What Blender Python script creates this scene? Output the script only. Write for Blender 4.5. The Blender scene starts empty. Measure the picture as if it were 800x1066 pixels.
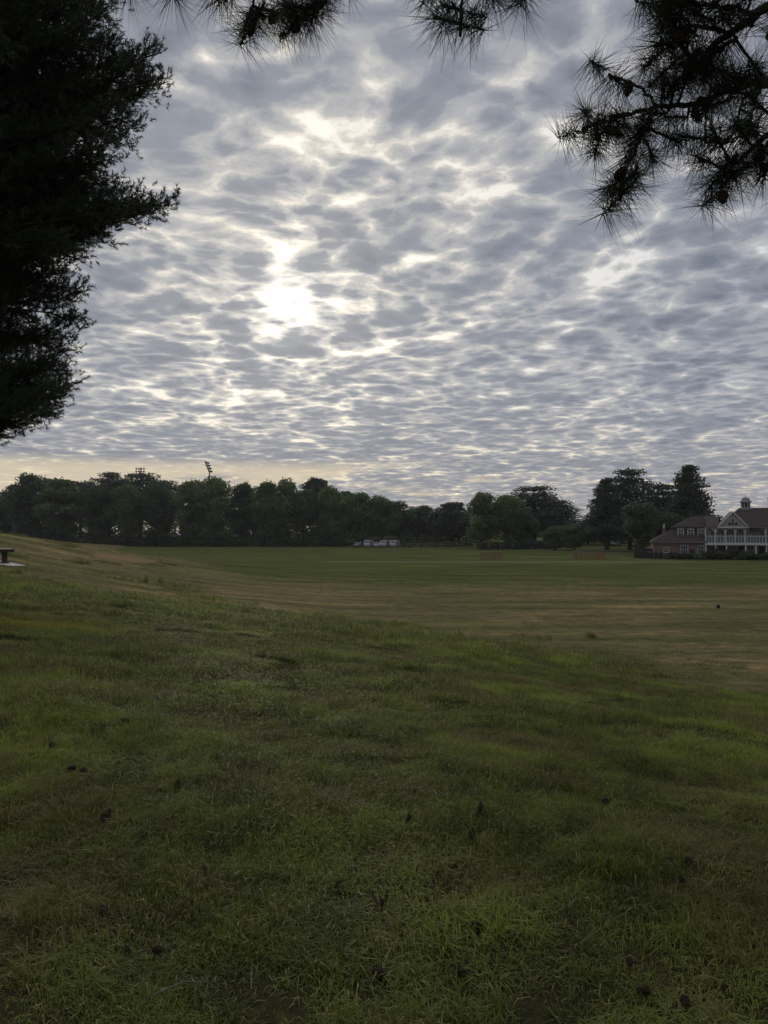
import bpy, math, random
import numpy as np
from mathutils import Vector, Matrix, Quaternion

R = math.radians
random.seed(7)
rng = np.random.default_rng(7)
scene = bpy.context.scene
col = scene.collection

# ------------------------------------------------------------------ camera
EYE = Vector((0.0, 0.0, 1.6))
PITCH = math.atan(21.0 / 800.0)
FIELD = -2.6                                   # the mown field lies below the bank the photographer stands on
cd = bpy.data.cameras.new('camera')
cam = bpy.data.objects.new('camera', cd)
col.objects.link(cam)
cam.location = EYE
cam.rotation_euler = (R(90) + PITCH, 0, 0)
cd.sensor_fit = 'VERTICAL'
cd.sensor_height = 36.0
cd.lens = 36.0 * 800.0 / 1066.0
cd.clip_start = 0.05
cd.clip_end = 6000
scene.camera = cam

# ------------------------------------------------------------------ light
SUN_EL = R(16.6)
SUN_AZ = R(-6.9)                               # seen from the camera: a little left of straight ahead
sun_dir = Vector((math.sin(SUN_AZ) * math.cos(SUN_EL), math.cos(SUN_AZ) * math.cos(SUN_EL), math.sin(SUN_EL)))
sl = bpy.data.lights.new('sun', 'SUN')
sl.energy = 1.2
sl.angle = R(12)
sl.color = (1.0, 0.9, 0.76)
so = bpy.data.objects.new('sun', sl)
col.objects.link(so)
so.location = (0, 0, 60)
so.rotation_euler = (-sun_dir).to_track_quat('-Z', 'Y').to_euler()

scene.view_settings.view_transform = 'Standard'
scene.view_settings.look = 'None'
scene.view_settings.gamma = 1.0
scene.view_settings.exposure = 0.0
scene.view_settings.use_curve_mapping = False
scene.render.engine = 'CYCLES'
cy = scene.cycles
cy.max_bounces = 5
cy.diffuse_bounces = 3
cy.glossy_bounces = 2
cy.transmission_bounces = 3
cy.volume_bounces = 0
cy.transparent_max_bounces = 8
cy.caustics_reflective = False
cy.caustics_refractive = False


class NT:
    """small helper to wire shader nodes"""
    def __init__(self, tree):
        self.t = tree
        self.n = tree.nodes
        self.l = tree.links

    def put(self, sock, v):
        if isinstance(v, bpy.types.NodeSocket):
            self.l.new(v, sock)
        elif v is not None:
            if sock.type == 'RGBA' and not hasattr(v, '__len__'):
                v = (v, v, v, 1)
            if sock.type == 'RGBA' and len(v) == 3:
                v = (*v, 1)
            sock.default_value = v

    def math(self, op, a, b=None, c=None, clamp=False):
        n = self.n.new('ShaderNodeMath')
        n.operation = op
        n.use_clamp = clamp
        self.put(n.inputs[0], a)
        self.put(n.inputs[1], b)
        self.put(n.inputs[2], c)
        return n.outputs[0]

    def vmath(self, op, a, b=None, out=0):
        n = self.n.new('ShaderNodeVectorMath')
        n.operation = op
        self.put(n.inputs[0], a)
        if b is not None:
            if op == 'SCALE':
                self.put(n.inputs['Scale'], b)
            else:
                self.put(n.inputs[1], b)
        return n.outputs[out]

    def noise(self, vec, scale, detail=4, rough=0.5, out=0, lac=2.0, dist=0.0):
        n = self.n.new('ShaderNodeTexNoise')
        self.put(n.inputs['Vector'], vec)
        n.inputs['Scale'].default_value = scale
        n.inputs['Detail'].default_value = detail
        n.inputs['Roughness'].default_value = rough
        n.inputs['Lacunarity'].default_value = lac
        n.inputs['Distortion'].default_value = dist
        return n.outputs[out]

    def mapr(self, v, a, b, c=0.0, d=1.0, kind='SMOOTHSTEP'):
        n = self.n.new('ShaderNodeMapRange')
        n.interpolation_type = kind
        self.put(n.inputs[0], v)
        for i, q in enumerate((a, b, c, d)):
            self.put(n.inputs[i + 1], q)
        return n.outputs[0]

    def mix(self, f, a, b, mode='MIX'):
        n = self.n.new('ShaderNodeMix')
        n.data_type = 'RGBA'
        n.blend_type = mode
        n.clamp_factor = True
        self.put(n.inputs[0], f)
        self.put(n.inputs[6], a)
        self.put(n.inputs[7], b)
        return n.outputs[2]

    def xyz(self, x, y, z):
        n = self.n.new('ShaderNodeCombineXYZ')
        for i, q in enumerate((x, y, z)):
            self.put(n.inputs[i], q)
        return n.outputs[0]


def build_sky():
    w = bpy.data.worlds.new('World')
    scene.world = w
    w.use_nodes = True
    t = w.node_tree
    t.nodes.clear()
    N = NT(t)
    d = t.nodes.new('ShaderNodeTexCoord').outputs['Generated']
    sep = t.nodes.new('ShaderNodeSeparateXYZ')
    t.links.new(d, sep.inputs[0])
    x, y, z = sep.outputs
    zc = N.math('MAXIMUM', z, 0.0)
    # the cloud sheet: directions projected onto a level layer, curving down towards the horizon
    zz = N.math('MULTIPLY_ADD', zc, 0.78, 0.058)
    p = N.xyz(N.math('DIVIDE', x, zz), N.math('DIVIDE', y, zz), 0.37)
    wv = N.noise(p, 1.1, 2, 0.5, out=1)
    p1 = N.vmath('ADD', p, N.vmath('SCALE', N.vmath('SUBTRACT', wv, (0.5, 0.5, 0.5)), 0.34))
    wv2 = N.noise(p1, 5.0, 4, 0.6, out=1)
    p2 = N.vmath('ADD', p1, N.vmath('SCALE', N.vmath('SUBTRACT', wv2, (0.5, 0.5, 0.5)), 0.15))
    big = N.noise(p, 0.9, 2, 0.5)
    mid = N.noise(p1, 2.7, 4, 0.55)
    fine = N.noise(p2, 8.0, 8, 0.66)

    def voro(scale, smooth):
        vo = t.nodes.new('ShaderNodeTexVoronoi')
        vo.feature = 'SMOOTH_F1'
        vo.inputs['Scale'].default_value = scale
        vo.inputs['Smoothness'].default_value = smooth
        vo.inputs['Randomness'].default_value = 1.0
        t.links.new(p2, vo.inputs['Vector'])
        return N.math('SUBTRACT', 0.70, vo.outputs['Distance'])      # high in a puff's middle
    cell = voro(4.1, 0.14)
    cell2 = voro(10.0, 0.14)
    # thickness of the layer
    th = N.math('MULTIPLY_ADD', big, 0.46, -0.09)
    th = N.math('MULTIPLY_ADD', mid, 0.78, th)
    th = N.math('MULTIPLY_ADD', fine, 0.86, th)
    vary = N.mapr(N.noise(p, 1.7, 2, 0.5), 0.35, 0.65, 0.35, 1.1)
    th = N.math('MULTIPLY_ADD', cell, N.math('MULTIPLY', vary, 0.95), th)
    th = N.math('MULTIPLY_ADD', cell2, 0.56, th)                     # about 1.1 on average
    # how near the sun
    dot = N.math('MAXIMUM', N.vmath('DOT_PRODUCT', d, tuple(sun_dir), out=1), 0.0)
    s_wide = N.math('POWER', dot, 11.0)
    s_mid = N.math('POWER', dot, 85.0)
    s_core = N.math('POWER', dot, 900.0)
    th = N.math('MULTIPLY_ADD', s_mid, -0.045, th)
    th = N.math('MULTIPLY_ADD', s_core, -0.13, th)
    lo = N.mapr(z, 0.0, 0.22, 1.0, 0.0)                              # towards the horizon
    halo = N.mapr(th, 1.28, 0.98, kind='LINEAR')                      # soft pale margins
    gap = N.mapr(th, 1.05, 0.84)                                     # 1 in the thin places
    rim = N.mapr(th, 0.92, 0.76)
    dark = N.mapr(N.math('MULTIPLY_ADD', N.noise(p2, 21.0, 4, 0.6), 0.22, N.math('SUBTRACT', th, 0.11)), 1.10, 1.72, kind='LINEAR')
    # transmitted light: grey bodies, pale edges, brilliant thin places about the sun
    body = N.mix(dark, (0.335, 0.356, 0.412), (0.158, 0.182, 0.238))
    body = N.mix(N.math('MULTIPLY', s_wide, 0.45), body, (0.37, 0.375, 0.395))
    body = N.mix(N.math('MULTIPLY', lo, 0.55), body, (0.30, 0.298, 0.318))
    soft = N.mix(s_wide, (0.410, 0.424, 0.468), (0.56, 0.545, 0.525))
    soft = N.mix(N.math('MULTIPLY', lo, 0.7), soft, (0.46, 0.43, 0.40))
    thin = N.mix(s_wide, (0.50, 0.515, 0.56), (0.86, 0.80, 0.69))
    thin = N.mix(N.math('MULTIPLY', lo, 0.8), thin, (0.78, 0.66, 0.47))
    bright = N.mix(s_wide, (0.62, 0.64, 0.68), (1.10, 1.03, 0.92))
    bright = N.mix(N.math('MULTIPLY', lo, 0.8), bright, (0.95, 0.78, 0.56))
    c = N.mix(halo, body, soft)
    c = N.mix(gap, c, thin)
    c = N.mix(rim, c, bright)
    glow = N.mix(1.0, N.mix(s_mid, (0, 0, 0), (0.27, 0.24, 0.18)), N.mix(s_core, (0, 0, 0), (0.45, 0.43, 0.38)), 'ADD')
    open_ = N.math('MULTIPLY_ADD', halo, 0.75, 0.25)
    gm = N.vmath('SCALE', glow, open_)
    c = N.mix(1.0, c, gm, 'ADD')
    # a clear cream strip low down on the left
    strip_n = N.noise(p, 0.8, 5, 0.6)
    strip = N.math('MULTIPLY', N.mapr(z, 0.098, 0.076), N.mapr(N.math('MULTIPLY_ADD', x, -0.5, strip_n), 0.47, 0.66))
    c = N.mix(N.math('MULTIPLY', strip, 0.75), c, (0.78, 0.66, 0.46))
    # overcast: brighter towards the zenith than near the horizon
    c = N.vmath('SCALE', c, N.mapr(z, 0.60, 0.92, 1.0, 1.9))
    sky = t.nodes.new('ShaderNodeTexSky')
    sky.sky_type = 'NISHITA'
    sky.sun_disc = False
    sky.sun_elevation = SUN_EL
    sky.sun_rotation = SUN_AZ
    sky.altitude = 0
    sky.air_density = 1.0
    sky.dust_density = 1.5
    bg1 = t.nodes.new('ShaderNodeBackground')
    t.links.new(sky.outputs[0], bg1.inputs[0])
    bg1.inputs[1].default_value = 0.07
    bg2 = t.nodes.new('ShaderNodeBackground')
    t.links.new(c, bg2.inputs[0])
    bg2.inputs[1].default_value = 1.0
    ms = t.nodes.new('ShaderNodeMixShader')
    cov = N.mapr(th, 0.50, 0.66)                                     # clear air only in the few widest breaks
    t.links.new(cov, ms.inputs[0])
    t.links.new(bg1.outputs[0], ms.inputs[1])
    t.links.new(bg2.outputs[0], ms.inputs[2])
    out = t.nodes.new('ShaderNodeOutputWorld')
    t.links.new(ms.outputs[0], out.inputs[0])
    w.cycles.sampling_method = 'MANUAL'
    w.cycles.sample_map_resolution = 1024


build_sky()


# ------------------------------------------------------------------ helpers
def tag(o, label=None, cat=None, group=None, kind=None):
    if label: o['label'] = label
    if cat: o['category'] = cat
    if group: o['group'] = group
    if kind: o['kind'] = kind
    return o


def empty(name, loc, rz=0.0, parent=None):
    o = bpy.data.objects.new(name, None)
    o.empty_display_size = 0.3
    o.location = loc
    o.rotation_euler = (0, 0, rz)
    o.parent = parent
    col.objects.link(o)
    return o


def link_mesh(name, me, mat, parent=None, smooth=False):
    o = bpy.data.objects.new(name, me)
    if mat is not None and not me.materials:
        me.materials.append(mat)
    if smooth:
        me.polygons.foreach_set('use_smooth', [True] * len(me.polygons))
    o.parent = parent
    col.objects.link(o)
    return o


def np_mesh(name, V, F, tint=None):
    """V (n,3), F (m,3|4) integer array; tint = one number per vertex"""
    me = bpy.data.meshes.new(name)
    V = np.asarray(V, dtype=np.float32)
    F = np.asarray(F, dtype=np.int32)
    k = F.shape[1]
    me.vertices.add(len(V))
    me.vertices.foreach_set('co', V.ravel())
    me.loops.add(F.size)
    me.loops.foreach_set('vertex_index', F.ravel())
    me.polygons.add(len(F))
    me.polygons.foreach_set('loop_start', np.arange(0, F.size, k, dtype=np.int32))
    me.polygons.foreach_set('loop_total', np.full(len(F), k, dtype=np.int32))
    if tint is not None:
        a = me.attributes.new('tint', 'FLOAT', 'POINT')
        a.data.foreach_set('value', np.asarray(tint, dtype=np.float32))
    me.update(calc_edges=True)
    return me


class MB:
    """collects simple solids and links them as one mesh object"""
    def __init__(self):
        self.v, self.f = [], []

    def add(self, vs, fs):
        k = len(self.v)
        self.v += [tuple(q) for q in vs]
        self.f += [tuple(i + k for i in f) for f in fs]
        return self

    def box(self, x0, x1, y0, y1, z0, z1):
        vs = [(x, y, z) for z in (z0, z1) for y in (y0, y1) for x in (x0, x1)]
        return self.add(vs, [(0, 2, 3, 1), (4, 5, 7, 6), (0, 1, 5, 4), (2, 6, 7, 3), (0, 4, 6, 2), (1, 3, 7, 5)])

    def hexa(self, b, t):
        """solid between two quads b and t (4 points each, same order)"""
        return self.add(list(b) + list(t), [(3, 2, 1, 0), (4, 5, 6, 7), (0, 1, 5, 4), (1, 2, 6, 5), (2, 3, 7, 6), (3, 0, 4, 7)])

    def prism(self, poly, axis, a, b):
        """polygon in the two other axes, extruded along axis from a to b"""
        n = len(poly)
        def mk(q, w):
            return {'x': (w, q[0], q[1]), 'y': (q[0], w, q[1]), 'z': (q[0], q[1], w)}[axis]
        vs = [mk(q, a) for q in poly] + [mk(q, b) for q in poly]
        fs = [tuple(range(n - 1, -1, -1)), tuple(range(n, 2 * n))]
        fs += [(i, (i + 1) % n, n + (i + 1) % n, n + i) for i in range(n)]
        return self.add(vs, fs)

    def tube(self, pts, rad, n=8):
        pts = [Vector(p) for p in pts]
        if not hasattr(rad, '__len__'):
            rad = [rad] * len(pts)
        k = len(self.v)
        for i, p in enumerate(pts):
            t = (pts[min(i + 1, len(pts) - 1)] - pts[max(i - 1, 0)]).normalized()
            u = t.cross(Vector((0.31, 0.17, 0.93)))
            if u.length < 1e-3:
                u = t.cross(Vector((1, 0, 0)))
            u.normalize()
            w = t.cross(u)
            for j in range(n):
                a = 2 * math.pi * j / n
                self.v.append(tuple(p + (u * math.cos(a) + w * math.sin(a)) * rad[i]))
        for i in range(len(pts) - 1):
            for j in range(n):
                a, b = k + i * n + j, k + i * n + (j + 1) % n
                self.f.append((a, b, b + n, a + n))
        self.f.append(tuple(k + j for j in range(n - 1, -1, -1)))
        self.f.append(tuple(k + (len(pts) - 1) * n + j for j in range(n)))
        return self

    def lathe(self, prof, n=16, c=(0, 0, 0)):
        k = len(self.v)
        for r, z in prof:
            for j in range(n):
                a = 2 * math.pi * j / n
                self.v.append((c[0] + r * math.cos(a), c[1] + r * math.sin(a), c[2] + z))
        for i in range(len(prof) - 1):
            for j in range(n):
                a, b = k + i * n + j, k + i * n + (j + 1) % n
                self.f.append((a, b, b + n, a + n))
        self.f.append(tuple(k + j for j in range(n - 1, -1, -1)))
        self.f.append(tuple(k + (len(prof) - 1) * n + j for j in range(n)))
        return self

    def mesh(self, name):
        me = bpy.data.meshes.new(name)
        me.from_pydata(self.v, [], self.f)
        me.update()
        return me

    def build(self, name, mat, parent=None, smooth=False):
        return link_mesh(name, self.mesh(name), mat, parent, smooth)


def copy_tree(o, parent=None):
    c = o.copy()
    col.objects.link(c)
    c.parent = parent
    for ch in list(o.children):
        if ch.name in scene.objects:
            copy_tree(ch, c)
    return c


def at(px, py, Y):
    """the point at distance Y (metres ahead) that the photograph shows at pixel px, py"""
    v = Vector(((px - 400) / 800.0, 1.0, (533 - py) / 800.0))
    v.rotate(Quaternion((1, 0, 0), PITCH))
    return EYE + v * (Y / v.y)


def vnoise(x, y, seed=0):
    """smooth value noise, -1..1"""
    xi, yi = np.floor(x).astype(np.int64), np.floor(y).astype(np.int64)
    xf, yf = x - xi, y - yi
    u, v = xf * xf * (3 - 2 * xf), yf * yf * (3 - 2 * yf)
    def h(a, b):
        n = (a * 374761393 + b * 668265263 + seed * 974711) & 0x7fffffff
        n = ((n ^ (n >> 13)) * 1274126177) & 0x7fffffff
        n = n ^ (n >> 16)
        return (n & 0xffff) / 32767.5 - 1.0
    return (h(xi, yi) * (1 - u) + h(xi + 1, yi) * u) * (1 - v) + (h(xi, yi + 1) * (1 - u) + h(xi + 1, yi + 1) * u) * v


def sstep(t):
    t = np.clip(t, 0, 1)
    return t * t * (3 - 2 * t)


TOE = np.array([(75, -40), (34, 2), (10.5, 20.5), (0, 38), (-17, 80), (-44, 140), (-60, 187), (-72, 230), (-90, 300), (-400, 1500)], float)


def toe_dist(x, y):
    """metres from the foot of the bank; positive on the bank's side"""
    best = np.full(np.shape(x), 1e9)
    sgn = np.ones(np.shape(x))
    for a, b in zip(TOE[:-1], TOE[1:]):
        dx, dy = b - a
        L2 = dx * dx + dy * dy
        t = np.clip(((x - a[0]) * dx + (y - a[1]) * dy) / L2, 0, 1)
        ex, ey = x - a[0] - t * dx, y - a[1] - t * dy
        q = ex * ex + ey * ey
        cr = dx * (y - a[1]) - dy * (x - a[0])
        m = q < best
        best = np.where(m, q, best)
        sgn = np.where(m, np.where(cr > 0, 1.0, -1.0), sgn)
    return np.sqrt(best) * sgn


def height(x, y):
    x = np.asarray(x, float)
    y = np.asarray(y, float)
    d = toe_dist(x, y)
    wob = 1.2 * vnoise(x / 9, y / 9, 3)
    rise = 0.35 * sstep((y - 90) / 90) * (1 - sstep((y - 200) / 25))
    t = np.clip((d + 0.8 * wob * sstep(y / 25)) / (19.0 + 20.0 * sstep((y - 18) / 40)), 0, 1)
    bank = 0.7 * t + 0.3 * t * t * (3 - 2 * t)
    h = FIELD + (0 - FIELD + rise) * bank
    # the grassy mound on the left
    h = h + 2.9 * np.exp(-0.5 * (((x + 38) / 13.5) ** 2 + ((y - 62) / 24) ** 2)) * sstep((y - 12) / 26)
    # the ground climbs behind the hedge to the road, and a little behind the pavilion
    left = 1 - sstep((x - 5) / 40)
    far = sstep((y - 224) / 12)
    h = h + far * left * (np.maximum(-0.1 - h, 0))
    h = h + sstep((y - 130) / 120) * (1 - left) * 1.0
    rough = sstep((d + 1) / 4)
    near = 1 - sstep((np.hypot(x, y) - 30) / 40)
    h = h + rough * (0.05 * vnoise(x / 2.3, y / 2.3, 11) * (0.4 + 0.6 * near) + near * (0.040 * vnoise(x / 0.62, y / 0.62, 12) + 0.014 * vnoise(x / 0.23, y / 0.23, 13)))
    return h


def gz(x, y):
    return float(height(np.array([x]), np.array([y]))[0])


# ------------------------------------------------------------------ materials
def new_mat(name):
    m = bpy.data.materials.new(name)
    m.use_nodes = True
    t = m.node_tree
    t.nodes.clear()
    N = NT(t)
    out = t.nodes.new('ShaderNodeOutputMaterial')
    return m, N, out


def principled(N, colr, rough=0.8, spec=0.3, metal=0.0, normal=None):
    b = N.n.new('ShaderNodeBsdfPrincipled')
    N.put(b.inputs['Base Color'], colr)
    N.put(b.inputs['Roughness'], rough)
    b.inputs['Specular IOR Level'].default_value = spec
    b.inputs['Metallic'].default_value = metal
    if normal is not None:
        N.put(b.inputs['Normal'], normal)
    return b


def bump(N, h, strength=0.3, dist=0.02):
    b = N.n.new('ShaderNodeBump')
    b.inputs['Strength'].default_value = strength
    b.inputs['Distance'].default_value = dist
    N.put(b.inputs['Height'], h)
    return b.outputs[0]


def mat_plain(name, c1, c2=None, scale=3.0, rough=0.75, spec=0.3, metal=0.0, bmp=0.0, coord='Object'):
    m, N, out = new_mat(name)
    tc = N.n.new('ShaderNodeTexCoord').outputs[coord]
    n = N.noise(tc, scale, 5, 0.6)
    n2 = N.mapr(n, 0.3, 0.7)
    c2 = c2 or tuple(q * 0.7 for q in c1)
    c = N.mix(n2, c1, c2)
    nm = bump(N, n, bmp, 0.02) if bmp else None
    b = principled(N, c, rough, spec, metal, nm)
    N.l.new(b.outputs[0], out.inputs[0])
    return m


def mat_leaf(name, c1, c2, trans=0.3, c3=None):
    """foliage: colour differs leaf by leaf and tree by tree, some light passes through"""
    m, N, out = new_mat(name)
    at_ = N.n.new('ShaderNodeAttribute')
    at_.attribute_name = 'tint'
    oi = N.n.new('ShaderNodeObjectInfo')
    f = N.math('MULTIPLY_ADD', oi.outputs['Random'], 0.35, N.math('MULTIPLY', at_.outputs['Fac'], 0.75), clamp=True)
    c = N.mix(f, c1, c2)
    if c3:
        c = N.mix(N.mapr(at_.outputs['Fac'], 0.88, 0.95), c, c3)
    b = principled(N, c, 0.6, 0.25)
    tr = N.n.new('ShaderNodeBsdfTranslucent')
    N.put(tr.inputs[0], c)
    ms = N.n.new('ShaderNodeMixShader')
    ms.inputs[0].default_value = trans
    N.l.new(b.outputs[0], ms.inputs[1])
    N.l.new(tr.outputs[0], ms.inputs[2])
    N.l.new(ms.outputs[0], out.inputs[0])
    return m


def mat_brick(name, c1, c2, mortar, sx, sy, ms=0.02):
    m, N, out = new_mat(name)
    tc = N.n.new('ShaderNodeTexCoord').outputs['Object']
    sp = N.n.new('ShaderNodeSeparateXYZ')
    N.l.new(tc, sp.inputs[0])
    # along the wall, up the wall
    v = N.xyz(N.math('ADD', sp.outputs[0], sp.outputs[1]), sp.outputs[2], 0.0)
    br = N.n.new('ShaderNodeTexBrick')
    N.l.new(v, br.inputs['Vector'])
    N.put(br.inputs['Color1'], c1)
    N.put(br.inputs['Color2'], c2)
    N.put(br.inputs['Mortar'], mortar)
    br.inputs['Scale'].default_value = 1.0
    br.inputs['Mortar Size'].default_value = ms
    br.inputs['Brick Width'].default_value = sx
    br.inputs['Row Height'].default_value = sy
    n = N.noise(tc, 0.9, 5, 0.6)
    c = N.mix(N.mapr(n, 0.35, 0.7, 0.0, 0.5), br.outputs['Color'], tuple(q * 0.45 for q in c1))
    b = principled(N, c, 0.85, 0.2, 0, bump(N, br.outputs['Fac'], 0.3, -0.01))
    N.l.new(b.outputs[0], out.inputs[0])
    return m


M = {}


def make_materials():
    M['bark'] = mat_plain('bark', (0.06, 0.045, 0.033), (0.025, 0.02, 0.016), 9, 0.9, 0.2, 0, 0.6)
    M['pine_bark'] = mat_plain('pine_bark', (0.055, 0.04, 0.03), (0.02, 0.017, 0.015), 14, 0.9, 0.2, 0, 0.6)
    M['needle'] = mat_leaf('pine_needles', (0.022, 0.034, 0.018), (0.045, 0.06, 0.03), 0.12)
    M['dark_pine'] = mat_leaf('dark_pine_foliage', (0.032, 0.048, 0.032), (0.06, 0.08, 0.05), 0.2)
    M['leaf'] = mat_leaf('broad_leaves', (0.060, 0.100, 0.034), (0.135, 0.190, 0.062), 0.35)
    M['leaf_dark'] = mat_leaf('dark_leaves', (0.045, 0.066, 0.034), (0.085, 0.115, 0.052), 0.3)
    M['leaf_light'] = mat_leaf('light_leaves', (0.09, 0.13, 0.045), (0.15, 0.19, 0.07), 0.35)
    M['hedge'] = mat_leaf('hedge_leaves', (0.024, 0.036, 0.02), (0.04, 0.055, 0.03), 0.2)
    M['cone'] = mat_plain('pine_cone_scales', (0.060, 0.040, 0.027), (0.020, 0.014, 0.011), 40, 0.85, 0.2)
    M['brick'] = mat_brick('red_brick', (0.17, 0.095, 0.078), (0.125, 0.072, 0.062), (0.2, 0.18, 0.165), 0.24, 0.085, 0.012)
    M['tile'] = mat_brick('clay_roof_tiles', (0.072, 0.048, 0.042), (0.046, 0.034, 0.032), (0.03, 0.022, 0.02), 0.28, 0.17, 0.02)
    M['white'] = mat_plain('white_paint', (0.50, 0.50, 0.50), (0.38, 0.38, 0.37), 2.5, 0.55, 0.4)
    M['pale_wall'] = mat_plain('pale_render', (0.30, 0.295, 0.29), (0.22, 0.215, 0.21), 1.2, 0.8, 0.2)
    M['panel'] = mat_plain('grey_green_panels', (0.13, 0.16, 0.17), (0.10, 0.12, 0.13), 1.5, 0.7, 0.3)
    M['dark_wood'] = mat_plain('dark_timber', (0.05, 0.037, 0.03), (0.03, 0.023, 0.02), 4, 0.85, 0.2, 0, 0.2)
    M['glass'] = mat_plain('window_glass', (0.02, 0.023, 0.027), (0.03, 0.034, 0.04), 1.0, 0.12, 0.5)
    M['lead'] = mat_plain('lead_sheet', (0.16, 0.17, 0.19), (0.11, 0.12, 0.14), 3, 0.6, 0.4)
    M['steel'] = mat_plain('grey_steel', (0.12, 0.12, 0.13), (0.08, 0.08, 0.09), 2, 0.5, 0.4, 0.6)
    M['lamp'] = mat_plain('floodlight_glass', (0.10, 0.10, 0.11), (0.06, 0.06, 0.07), 2, 0.3, 0.4)
    M['concrete'] = mat_plain('concrete', (0.48, 0.46, 0.42), (0.34, 0.33, 0.30), 3, 0.9, 0.2, 0, 0.2)
    M['table_wood'] = mat_plain('weathered_boards', (0.34, 0.32, 0.29), (0.22, 0.20, 0.18), 5, 0.8, 0.25, 0, 0.2)
    M['twig'] = mat_plain('dead_twig', (0.16, 0.145, 0.115), (0.10, 0.09, 0.07), 20, 0.9, 0.1)
    M['rubber'] = mat_plain('rubber', (0.018, 0.018, 0.018), (0.03, 0.03, 0.03), 6, 0.8, 0.3)
    M['asphalt'] = mat_plain('asphalt', (0.055, 0.055, 0.055), (0.04, 0.04, 0.04), 2, 0.9, 0.2)
    M['rail'] = mat_plain('pale_rail_timber', (0.20, 0.195, 0.18), (0.13, 0.125, 0.115), 5, 0.85, 0.2)
    M['car_white'] = mat_plain('white_car_paint', (0.30, 0.30, 0.31), (0.24, 0.24, 0.25), 1.5, 0.3, 0.5)
    M['car_silver'] = mat_plain('silver_car_paint', (0.16, 0.165, 0.17), (0.12, 0.125, 0.13), 1.5, 0.3, 0.5, 0.4)
    M['car_dark'] = mat_plain('dark_car_paint', (0.04, 0.045, 0.055), (0.03, 0.033, 0.04), 1.5, 0.25, 0.5)
    M['flower'] = mat_leaf('shrub_flowers', (0.10, 0.05, 0.06), (0.06, 0.07, 0.03), 0.2)
    # orange mesh: open weave, so part of the light passes
    m, N, out = new_mat('orange_netting')
    tc = N.n.new('ShaderNodeTexCoord').outputs['Object']
    n = N.noise(tc, 3.0, 3, 0.5)
    b = principled(N, N.mix(n, (0.26, 0.10, 0.05), (0.18, 0.075, 0.04)), 0.7, 0.2)
    tr = N.n.new('ShaderNodeBsdfTransparent')
    ms = N.n.new('ShaderNodeMixShader')
    N.put(ms.inputs[0], N.mapr(n, 0.3, 0.7, 0.24, 0.38))
    N.l.new(tr.outputs[0], ms.inputs[1])
    N.l.new(b.outputs[0], ms.inputs[2])
    N.l.new(ms.outputs[0], out.inputs[0])
    M['net'] = m
    # grass blades
    m, N, out = new_mat('grass_blades')
    at_ = N.n.new('ShaderNodeAttribute')
    at_.attribute_name = 'tint'
    geo = N.n.new('ShaderNodeNewGeometry')
    pos = geo.outputs['Position']
    big = N.noise(pos, 0.45, 4, 0.6)
    sm = N.noise(pos, 2.6, 4, 0.6)
    c = N.mix(N.mapr(sm, 0.41, 0.60), (0.054, 0.076, 0.019), (0.116, 0.148, 0.030))
    c = N.mix(N.mapr(big, 0.48, 0.62), c, (0.168, 0.215, 0.044))
    c = N.mix(N.mapr(N.noise(pos, 0.8, 5, 0.65), 0.46, 0.62, 0.0, 0.8), c, (0.118, 0.102, 0.045))
    c = N.mix(N.mapr(at_.outputs['Fac'], 0.0, 0.85, 0.0, 0.6), c, N.mix(1.0, c, (1.7, 1.55, 1.2), 'MULTIPLY'))
    c = N.mix(N.mapr(at_.outputs['Fac'], 0.865, 0.885), c, (0.26, 0.225, 0.10))
    # the yellow flowering patch on the left
    dd = N.vmath('LENGTH', N.vmath('MULTIPLY', N.vmath('SUBTRACT', pos, (-7.2, 14.2, 0.0)), (0.55, 1.0, 0.0)), out=1)
    yl = N.math('ADD', dd, N.math('MULTIPLY', N.math('SUBTRACT', sm, 0.5), 2.2))
    c = N.mix(N.mapr(yl, 1.5, 0.4, 0.0, 0.75), c, (0.26, 0.22, 0.02))
    b = principled(N, c, 0.6, 0.06)
    tr = N.n.new('ShaderNodeBsdfTranslucent')
    N.put(tr.inputs[0], c)
    ms = N.n.new('ShaderNodeMixShader')
    ms.inputs[0].default_value = 0.35
    N.l.new(b.outputs[0], ms.inputs[1])
    N.l.new(tr.outputs[0], ms.inputs[2])
    N.l.new(ms.outputs[0], out.inputs[0])
    M['grass'] = m


make_materials()


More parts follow.
